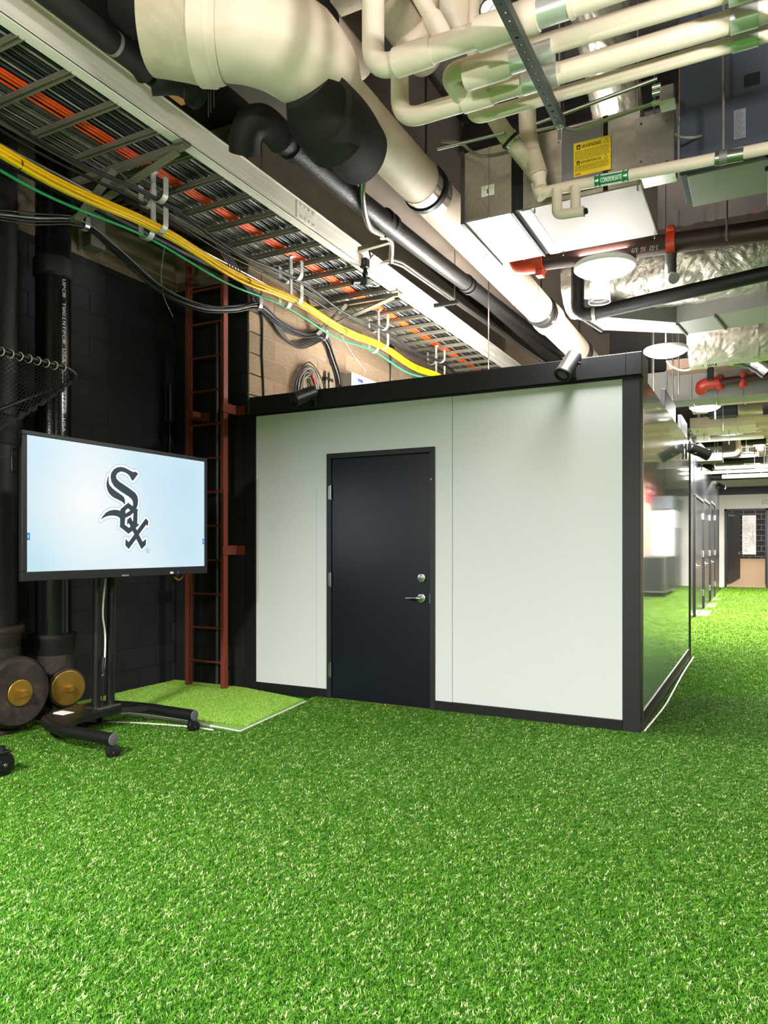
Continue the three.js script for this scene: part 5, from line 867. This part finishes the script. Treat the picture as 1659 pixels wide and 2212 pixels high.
// ---------------------------------------------------------------- screen on its wheeled stand
{
  const x = -4.1, z0 = -2.985, z1 = -4.69, y0 = 1.155, y1 = 2.105;
  const sz0 = -3.022, sz1 = -4.66, sy0 = 1.215, sy1 = 2.076;
  const t = thing('display_screen', 'large flat display screen showing a dark baseball club emblem, on a wheeled stand', 'screen');
  part('case', [rspan(x - 0.042, x - 0.012, y0 + 0.01, y1 - 0.004, z0 - 0.006, z1 + 0.006, 0.012, 2), rspan(x - 0.075, x - 0.035, y0 + 0.08, y1 - 0.08, z0 - 0.08, z1 + 0.08, 0.015, 2), rspan(x - 0.11, x - 0.07, y0 + 0.2, y1 - 0.2, z0 - 0.3, z1 + 0.3, 0.02)], M.plastic, t);
  part('bezel', [rspan(x - 0.03, x + 0.004, sy1, y1, z0, z1, 0.004), rspan(x - 0.03, x + 0.004, y0, sy0, z0, z1, 0.004), rspan(x - 0.03, x + 0.004, sy0, sy1, z0, sz0, 0.004), rspan(x - 0.03, x + 0.004, sy0, sy1, sz1, z1, 0.004)], M.blackTrim, t);
  const W = 1640, H = Math.round(1640 * (sy1 - sy0) / (sz0 - sz1));
  const at = (px, py) => { const p = onX(px, py, x); return [(sz0 - p[2]) / (sz0 - sz1) * W, (sy1 - p[1]) / (sy1 - sy0) * H]; };
  const tex = canvasTex(W, H, (g) => {
    g.fillStyle = '#eef7fb'; g.fillRect(0, 0, W, H);
    for (const [cx, cy, r, c] of [[0.08, 0.15, 0.5, '190,226,244'], [0.85, 0.2, 0.5, '184,222,242'], [0.05, 0.95, 0.45, '186,224,240'], [0.55, 0.1, 0.3, '205,234,247'], [0.9, 0.85, 0.35, '196,228,244'], [0.4, 0.9, 0.35, '214,238,248']]) { const q = g.createRadialGradient(cx * W, cy * H, 0, cx * W, cy * H, r * W); q.addColorStop(0, `rgba(${c},0.8)`); q.addColorStop(1, `rgba(${c},0)`); g.fillStyle = q; g.fillRect(0, 0, W, H); }
    const q = g.createRadialGradient(0.28 * W, 0.45 * H, 0, 0.28 * W, 0.45 * H, 0.35 * W); q.addColorStop(0, 'rgba(255,254,252,0.9)'); q.addColorStop(1, 'rgba(255,254,252,0)'); g.fillStyle = q; g.fillRect(0, 0, W, H);
    // emblem, drawn from its outlines as measured on the picture
    const P = pts => { g.moveTo(...at(190 + pts[0][0] * S0, 990 + pts[0][1] * S0)); };
    const S0 = 160 / 1609;
    const L = (pts, curve) => { const p = pts.map(([a, b]) => at(190 + a * S0, 990 + b * S0)); if (!curve) { g.moveTo(...p[0]); p.slice(1).forEach(k => g.lineTo(...k)); g.closePath(); return; } const c = new THREE.CatmullRomCurve3(p.map(([a, b]) => new THREE.Vector3(a, b, 0)), true, 'centripetal').getPoints(220); g.moveTo(c[0].x, c[0].y); c.slice(1).forEach(k => g.lineTo(k.x, k.y)); g.closePath(); };
    const big = [[985, 490], [945, 450], [925, 400], [880, 345], [800, 300], [720, 285], [650, 320], [618, 380], [628, 440], [680, 500], [800, 580], [930, 670], [1030, 745], [1080, 820], [1098, 910], [1088, 1010], [1058, 1100], [1110, 1115], [1085, 1135], [1080, 1420], [1125, 1440], [1045, 1510], [1075, 1565], [1265, 1305], [1318, 1360], [1312, 1470], [1272, 1440], [1115, 1655], [1195, 1815], [1272, 1750], [1265, 1880], [1172, 1975], [1058, 1750], [893, 1972], [822, 1890], [825, 1750], [893, 1820], [1018, 1650], [975, 1575], [890, 1640], [690, 1480], [705, 1465], [707, 1300], [660, 1265], [580, 1245], [480, 1245], [400, 1265], [330, 1300], [285, 1335], [330, 1260], [400, 1180], [480, 1135], [580, 1118], [660, 1125], [712, 1142], [718, 1105], [885, 965], [980, 1040], [990, 1000], [982, 930], [945, 870], [880, 820], [700, 705], [580, 610], [520, 510], [500, 410], [515, 320], [570, 240], [640, 198], [720, 186], [800, 200], [880, 240], [940, 275], [1000, 300], [1045, 290], [1098, 338]];
    const tail = [[458, 375], [455, 470], [470, 560], [530, 640], [620, 715], [720, 785], [785, 840], [810, 900], [808, 1000], [770, 960], [680, 905], [560, 845], [470, 760], [425, 660], [412, 570], [425, 470]];
    const holes = [[[880, 1085], [932, 1132], [830, 1200], [822, 1190], [825, 1128]], [[998, 1180], [990, 1368], [975, 1362], [935, 1275], [865, 1330], [855, 1440], [895, 1410], [935, 1475], [905, 1510], [890, 1505], [808, 1440], [818, 1295], [930, 1240]]];
    g.lineJoin = 'round';
    for (const [w, c] of [[50, '#6db4dc'], [43, '#ffffff']]) { g.beginPath(); L(big); L(tail); g.strokeStyle = c; g.lineWidth = w * W / 1640 * 0.82; g.stroke(); g.fillStyle = c; g.fill(); if (c === '#ffffff') { g.beginPath(); L([[460, 380], [515, 320], [500, 410], [580, 610], [880, 820], [990, 1000], [980, 1040], [885, 965], [800, 1010], [810, 900], [720, 785], [530, 640]]); g.fill(); } }
    g.fillStyle = '#33424f'; g.beginPath(); L(big); g.fill(); g.beginPath(); L(tail, true); g.fill(); g.fillStyle = '#fff'; for (const h of holes) { g.beginPath(); L(h); g.fill(); }
    g.strokeStyle = '#5f9cc8'; g.lineWidth = 3; const rm = at(320, 1190); g.beginPath(); g.arc(rm[0], rm[1], 15, 0, 6.3); g.stroke(); g.font = '20px sans-serif'; g.textAlign = 'center'; g.textBaseline = 'middle'; g.fillStyle = '#5f9cc8'; g.fillText('R', rm[0], rm[1]);
    g.fillStyle = '#3f86d8'; g.fillRect(2, H * 0.715, 22, 46); g.fillRect(W - 22, H * 0.74, 20, 44); g.fillStyle = '#cfe3fa'; g.fillRect(8, H * 0.73, 8, 20); g.fillRect(W - 16, H * 0.752, 8, 20);
  });
  const face = new THREE.PlaneGeometry(sz0 - sz1, sy1 - sy0).rotateY(Math.PI / 2).translate(x - 0.004, (sy0 + sy1) / 2, (sz0 + sz1) / 2);
  const fm = new THREE.MeshStandardMaterial({ color: 0x050505, roughness: 0.25, emissive: 0xffffff, emissiveMap: tex, emissiveIntensity: 0.22 }); part('screen_panel', face, fm, t, 'lit screen with the emblem');
  const sl = new THREE.RectAreaLight(0xe6f2ff, 0.22, sz0 - sz1, sy1 - sy0); sl.name = 'screen_light'; sl.position.set(x + 0.012, (sy0 + sy1) / 2, (sz0 + sz1) / 2); sl.rotation.y = -Math.PI / 2; t.add(sl);
  const logo = canvasTex(128, 32, (g) => { g.fillStyle = '#101214'; g.fillRect(0, 0, 128, 32); g.fillStyle = '#c8ccd0'; g.font = 'bold 26px sans-serif'; g.textAlign = 'center'; g.textBaseline = 'middle'; g.fillText('InFocus', 64, 17); });
  const lp = onX(270, 1242.5, x); part('maker_mark', new THREE.PlaneGeometry(0.085, 0.021).rotateY(Math.PI / 2).translate(x + 0.0052, lp[1], lp[2]), std(0xffffff, 0.5, 0, { map: logo }), t, 'silver lettering');
  const ip = onX(370, 1237, x); part('indicator_label', new THREE.PlaneGeometry(0.035, 0.016).rotateY(Math.PI / 2).translate(x + 0.0052, ip[1], ip[2]), M.plasticWhite, t); const il = onX(384, 1236, x); part('indicator_led', disc([x + 0.004, il[1], il[2]], [1, 0, 0], 0.004, 0.002, 10, 0.0005), new THREE.MeshStandardMaterial({ color: 0x1020a0, emissive: 0x2040ff, emissiveIntensity: 1.2 }), t);
  const hp = -2.97; part('side_handle', sweep(bend([[x - 0.05, 1.98, z0 - 0.0], [x - 0.05, 1.98, z0 + 0.03], [x - 0.05, 1.84, z0 + 0.03], [x - 0.05, 1.84, z0]], 0.015), 0.007, 10), M.plastic, t);
  // stand
  for (const z of [-3.84, -3.975]) part('post', rod([-4.43, 0.13, z], [-4.3, 0.13, z].map((v, i) => i === 1 ? 1.75 : i === 0 ? -4.4 : v), 0.031, 22), M.plastic, t);
  part('mount_plate', [rspan(-4.38, -4.33, 1.3, 1.75, -3.7, -4.1, 0.01), rspan(x - 0.26, x - 0.1, 1.45, 1.55, -3.75, -4.06, 0.01)], M.plastic, t);
  const leg = (za, zb, zc) => sweep(smooth([[-4.62, 0.13, zb], [-4.5, 0.135, (zb + za) / 2 + (zc ?? 0)], [-4.2, 0.135, za + 0.0], [-3.95, 0.133, za], [-3.72, 0.13, za]], 24), 0.041, 18);
  part('leg', leg(-3.36, -3.62, 0.02), M.plastic, t); part('leg', leg(-4.115, -4.0, -0.0), M.plastic, t); for (const zz of [-3.36, -4.115]) part('end_cap', disc([-3.722, 0.13, zz], [1, 0, 0], 0.04, 0.012, 20, 0.005), std(0x55565a, 0.6), t, 'worn grey end cap');
  part('base_plate', prism([[-4.64, -3.6], [-4.45, -3.42], [-4.2, -3.4], [-4.28, -3.55], [-4.3, -3.75], [-4.28, -3.95], [-4.15, -4.08], [-4.45, -4.1], [-4.64, -4.05]], 0.125, 0.165), M.plastic, t);
  part('paper_label', box(0.13, 0.002, 0.1, -4.52, 0.1665, -3.62), M.plasticWhite, t, 'white label');
  part('foot_plate', rspan(-4.36, -4.5, 0.165, 0.175, -3.8, -4.02, 0.002), M.steel, t);
  for (const [cx, cz, a] of [[-3.75, -3.36, 0.6], [-3.75, -4.115, 0.4], [-4.6, -3.6, 2.2], [-4.6, -4.03, 2.4]]) {
    const w = V(Math.cos(a), 0, Math.sin(a)), o = V(Math.sin(a), 0, -Math.cos(a)), p = V(cx, 0.045, cz).addScaledVector(o, 0.02);
    const c = part('caster', [rod([cx, 0.07, cz], [cx, 0.1, cz], 0.024), ...[-1, 1].map(k => bar(V(cx, 0.078, cz).addScaledVector(w, k * 0.022).toArray(), p.clone().addScaledVector(w, k * 0.022).toArray(), 0.022, 0.005, o.toArray()))], M.plastic, t);
    part('wheel', [disc(p.clone().addScaledVector(w, -0.018).toArray(), w.toArray(), 0.045, 0.038, 24, 0.006)], M.plastic, c); part('axle', rod(p.clone().addScaledVector(w, -0.03).toArray(), p.clone().addScaledVector(w, 0.03).toArray(), 0.006), M.steel, c);
  }
  settle(t, [-4.2, 0, -3.84]);
  solo('power_cord', sweep(smooth([onX(228, 1250, -4.36), onX(224, 1290, -4.37), onX(222, 1330, -4.38), onX(227, 1370, -4.38), onX(226, 1425, -4.37), onX(222, 1460, -4.37)], 30), 0.007, 8), M.cordWhite, 'white power cord hanging between the posts of the screen stand', 'cord');
  solo('cord_plug', sweep(smooth([onX(224, 1420, -4.37), onX(222, 1450, -4.365), onX(223, 1480, -4.37), onX(219, 1535, -4.4)], 20), u => u < 0.4 ? 0.012 : 0.005, 10), M.cableBlack, 'black plug and lead joined to the white cord on the stand', 'cord');
  solo('gold_knot', sweep(smooth([onX(376, 1245, -4.2), onX(384, 1252, -4.18), onX(393, 1243, -4.2), onX(386, 1238, -4.22), onX(378, 1248, -4.2)], 24), 0.011, 8), M.brass, 'small gold coloured knot of cord under the right end of the screen', 'cord');
}
// ---------------------------------------------------------------- ladder in the alcove
{
  const t = thing('wall_ladder', 'rust red steel wall ladder standing in the black alcove', 'ladder'), z = -5.44, xl = -4.985, xr = -4.545, top = 4.4;
  for (const x of [xl, xr]) part('rail', rspan(x - 0.021, x + 0.021, 0, top, z - 0.032, z + 0.032, 0.004), M.rust, t);
  for (let k = 0; k < 13; k++) part('rung', rod([xl, 0.27 + k * 0.326, z], [xr, 0.27 + k * 0.326, z], 0.011, 12), M.rust, t);
  for (const [x, y] of [[xl, 2.66], [xr, 2.69], [xr, 1.34]]) part('standoff', [rspan(x + 0.018, x + 0.03, y - 0.045, y + 0.045, z + 0.03, ZB + 0.006, 0.003), rspan(x + 0.018, x + 0.115, y - 0.045, y + 0.045, ZB + 0.016, ZB + 0.006, 0.003), rspan(x + 0.018, x + 0.03, y - 0.04, y + 0.04, z + 0.05, z + 0.02, 0.003)], M.rust, t);
  part('foot_bolt', disc([xr + 0.022, 0.04, z], [1, 0, 0], 0.012, 0.012, 8, 0.002), M.rust, t); settle(t, [(xl + xr) / 2, 0, z]);
  solo('alcove_conduit', rod([-4.76, 0.02, ZB + 0.03], [-4.76, 3.6, ZB + 0.03], 0.017), std(0x55575a, 0.5, 0.6), 'thin grey conduit up the back of the alcove behind the ladder', 'conduit');
  solo('corner_conduit', rod([XA + 0.03, 1.6, ZB + 0.12], [XA + 0.03, 3.0, ZB + 0.12], 0.014), M.blackPaint, 'thin black painted conduit in the corner of the alcove', 'conduit');
}
// ---------------------------------------------------------------- drain stacks at the left
{
  const print = canvasTex(2048, 64, (g) => { g.fillStyle = '#121315'; g.fillRect(0, 0, 2048, 64); g.fillStyle = '#c9cbcd'; g.font = 'bold 44px monospace'; g.textBaseline = 'middle'; g.translate(20, 34); g.fillText('\u00ae UPC\u00ae TM\u00a9INTPC\u00ae USA TITE PIPE\u00ae USA 8-7-9-15 USA & UPC\u00ae The Quad', 0, 0); });
  const t = thing('drain_stack', 'glossy black drain stack with white lettering behind the screen', 'drain pipe'), x = -5.06, z = -3.965, r = 0.134;
  part('stack', rod([x, 0.62, z], [x, 5.4, z], r, 40), M.ironGloss, t);
  part('lettering', wrapLabel([x, 3.6, z], [x, 0.75, z], r + 0.0012, [0.93, 0, 0.03], 0.2, 6), std(0xffffff, 0.22, 0.1, { map: print, side: THREE.DoubleSide }), t, 'white lettering');
  part('hub', lathe([[0.14, 0], [0.16, 0.03], [0.168, 0.14], [0.178, 0.15], [0.178, 0.18], [0.14, 0.185]], [x, 0.5, z], [0, 1, 0], 36), M.iron, t); part('coupling', lathe([[0.134, 0], [0.15, 0.02], [0.15, 0.14], [0.134, 0.16]], [x, 3.52, z], [0, 1, 0], 36), M.iron, t);
  const d = V(0.97, 0, 0.22).normalize(), f = V(x, 0.27, z); part('tee', [rod([x, 0.0, z], [x, 0.52, z], 0.15, 34), sweep([f, f.clone().addScaledVector(d, 0.2)], 0.12, 30), disc(f.clone().addScaledVector(d, 0.18).toArray(), d.toArray(), 0.152, 0.06, 34, 0.008)], M.ironOld, t);
  const pl = part('cleanout_plug', disc(f.clone().addScaledVector(d, 0.238).toArray(), d.toArray(), 0.136, 0.016, 34, 0.006), M.brass, t, 'brass cleanout plug'); part('square_nut', (() => { const g = rbox(0.045, 0.055, 0.045, 0, 0, 0, 0.004); g.applyQuaternion(new THREE.Quaternion().setFromUnitVectors(V(0, 1, 0), d)); return g.translate(...f.clone().addScaledVector(d, 0.275).toArray()); })(), M.brass, pl); settle(t, [x, 0, z]);
  const u = thing('drain_stack', 'thick dull black drain stack at the left edge with a large round cleanout', 'drain pipe'), X = -5.06, Z = -3.46, R = 0.155;
  part('stack', rod([X, 0.72, Z], [X, 5.4, Z], R, 40), M.iron, u); part('bell', lathe([[R, 0], [R + 0.012, 0.02], [R + 0.014, 0.1], [R + 0.03, 0.13], [R + 0.034, 0.2], [R + 0.02, 0.22], [R, 0.225]], [X, 2.12, Z], [0, 1, 0], 40), M.iron, u);
  part('hub', lathe([[R, 0], [R + 0.02, 0.01], [R + 0.026, 0.1], [R + 0.05, 0.12], [R + 0.05, 0.165], [R, 0.17]], [X, 0.62, Z], [0, 1, 0], 40), M.ironOld, u);
  const e = V(1, 0, 0.04).normalize(), c = V(X, 0.32, Z); part('tee', [rod([X, 0.02, Z], [X, 0.66, Z], 0.175, 38), sweep([c, c.clone().addScaledVector(e, 0.25)], 0.19, 34), lathe([[R, 0], [R + 0.06, 0.0], [R + 0.06, 0.05], [R, 0.06]], [X, 0, Z], [0, 1, 0], 40)], M.ironOld, u);
  part('cleanout_ring', lathe([[0, 0], [0.24, 0], [0.262, 0.012], [0.262, 0.045], [0.245, 0.055], [0.238, 0.075], [0.23, 0.082], [0, 0.082]], c.clone().addScaledVector(e, 0.22).toArray(), e.toArray(), 56), M.ironOld, u, 'large round rusty cleanout ring');
  const q = part('cleanout_plug', disc(c.clone().addScaledVector(e, 0.302).toArray(), e.toArray(), 0.096, 0.016, 34, 0.006), M.brass, u, 'brass plug'); part('square_nut', (() => { const g = rbox(0.05, 0.06, 0.05, 0, 0, 0, 0.004); g.applyQuaternion(new THREE.Quaternion().setFromUnitVectors(V(0, 1, 0), e)); return g.translate(...c.clone().addScaledVector(e, 0.34).toArray()); })(), M.brass, q); settle(u, [X, 0, Z]);
}
// ---------------------------------------------------------------- wheeled net frame reaching in at the left edge
{
  const t = thing('batting_net', 'black wheeled net frame reaching in at the left edge of the picture', 'net'), x = -4.05;
  const tip = onX(163, 801, x), back = [x, tip[1] + 0.01, -1.2];
  part('top_tube', sweep(bend([back, [tip[0], tip[1] + 0.005, tip[2] + 0.06], [tip[0], tip[1] - 0.03, tip[2]], [tip[0] - 0.03, tip[1] - 0.06, tip[2]]], 0.05), 0.017, 16), M.plastic, t);
  part('side_tube', rod([x - 0.03, tip[1] - 0.07, tip[2] + 0.01], [x - 0.03, 1.95, -2.35], 0.012, 12), M.plastic, t);
  part('frame_post', rod([x, 0.1, -1.8], [x, tip[1], -1.8], 0.022, 16), M.plastic, t); part('base_tube', rod([x, 0.2, -1.0], [x, 0.2, -2.78], 0.024, 16), M.plastic, t);
  for (let i = 0; i < 22; i++) part('ring', new THREE.TorusGeometry(0.025, 0.0035, 6, 16).rotateY(0.25).translate(x, tip[1], tip[2] + 0.1 + i * 0.062), M.plasticWhite, t);
  // net: diagonal cords between the tube and the gathered lower edge
  const top = k => V(x, tip[1] - 0.02, tip[2] + 0.02 + k * 0.75), low = k => V(x - 0.03 + 0.05 * Math.sin(k * 3), tip[1] - 0.07 - 0.55 * k + 0.03 * k * k, tip[2] + 0.01 + k * 0.72);
  const surf = (k, v) => top(k).lerp(low(k), v).add(V(-0.1 * Math.sin(v * 3.1) * k, -0.02 * Math.sin(v * 3.14) * k, 0));
  const cords = [], N = 20;
  for (let s = -13; s < N; s++) for (const dir of [1, -1]) { const pts = []; for (let j = 0; j <= 10; j++) { const v = j / 10, k = (dir > 0 ? s + 13 * v : s + 13 - 13 * v) / N; if (k >= 0.005 && k <= 1) pts.push(surf(k, v)); } if (pts.length > 1) cords.push(sweep(pts, 0.0024, 4, false)); }
  const hem = []; for (let j = 0; j <= 40; j++) hem.push(low(j / 40).add(V(0, 0.008 * Math.sin(j * 2.1), 0.006 * Math.sin(j * 3.7)))); cords.push(sweep(hem, u => 0.012 + 0.006 * Math.sin(u * 60), 8));
  const nm = part('net', cords, std(0x09090a, 0.8), t, 'black knotted netting'); nm.userData.kind = 'stuff';
  const w = onY(4, 1652, 0.078); const c = part('caster', [rod([w[0], 0.15, w[2]], [w[0], 0.19, w[2]], 0.02), rspan(w[0] - 0.04, w[0] + 0.04, 0.15, 0.162, w[2] - 0.04, w[2] + 0.04, 0.004), ...[-1, 1].map(k => bar([w[0] + k * 0.026, 0.155, w[2] + 0.0], [w[0] + k * 0.026, 0.07, w[2]], 0.05, 0.006, [0, 0, 1]))], M.plastic, t);
  part('wheel', [disc([w[0] - 0.02, 0.078, w[2]], [1, 0, 0], 0.078, 0.04, 32, 0.012), disc([w[0] + 0.02, 0.078, w[2]], [1, 0, 0], 0.04, 0.008, 24, 0.004)], M.plastic, c); part('axle', disc([w[0] + 0.03, 0.078, w[2]], [1, 0, 0], 0.012, 0.008, 12, 0.002), M.steel, c);
  settle(t, [x, 0, -2]);
}

renderer.render(scene, camera);
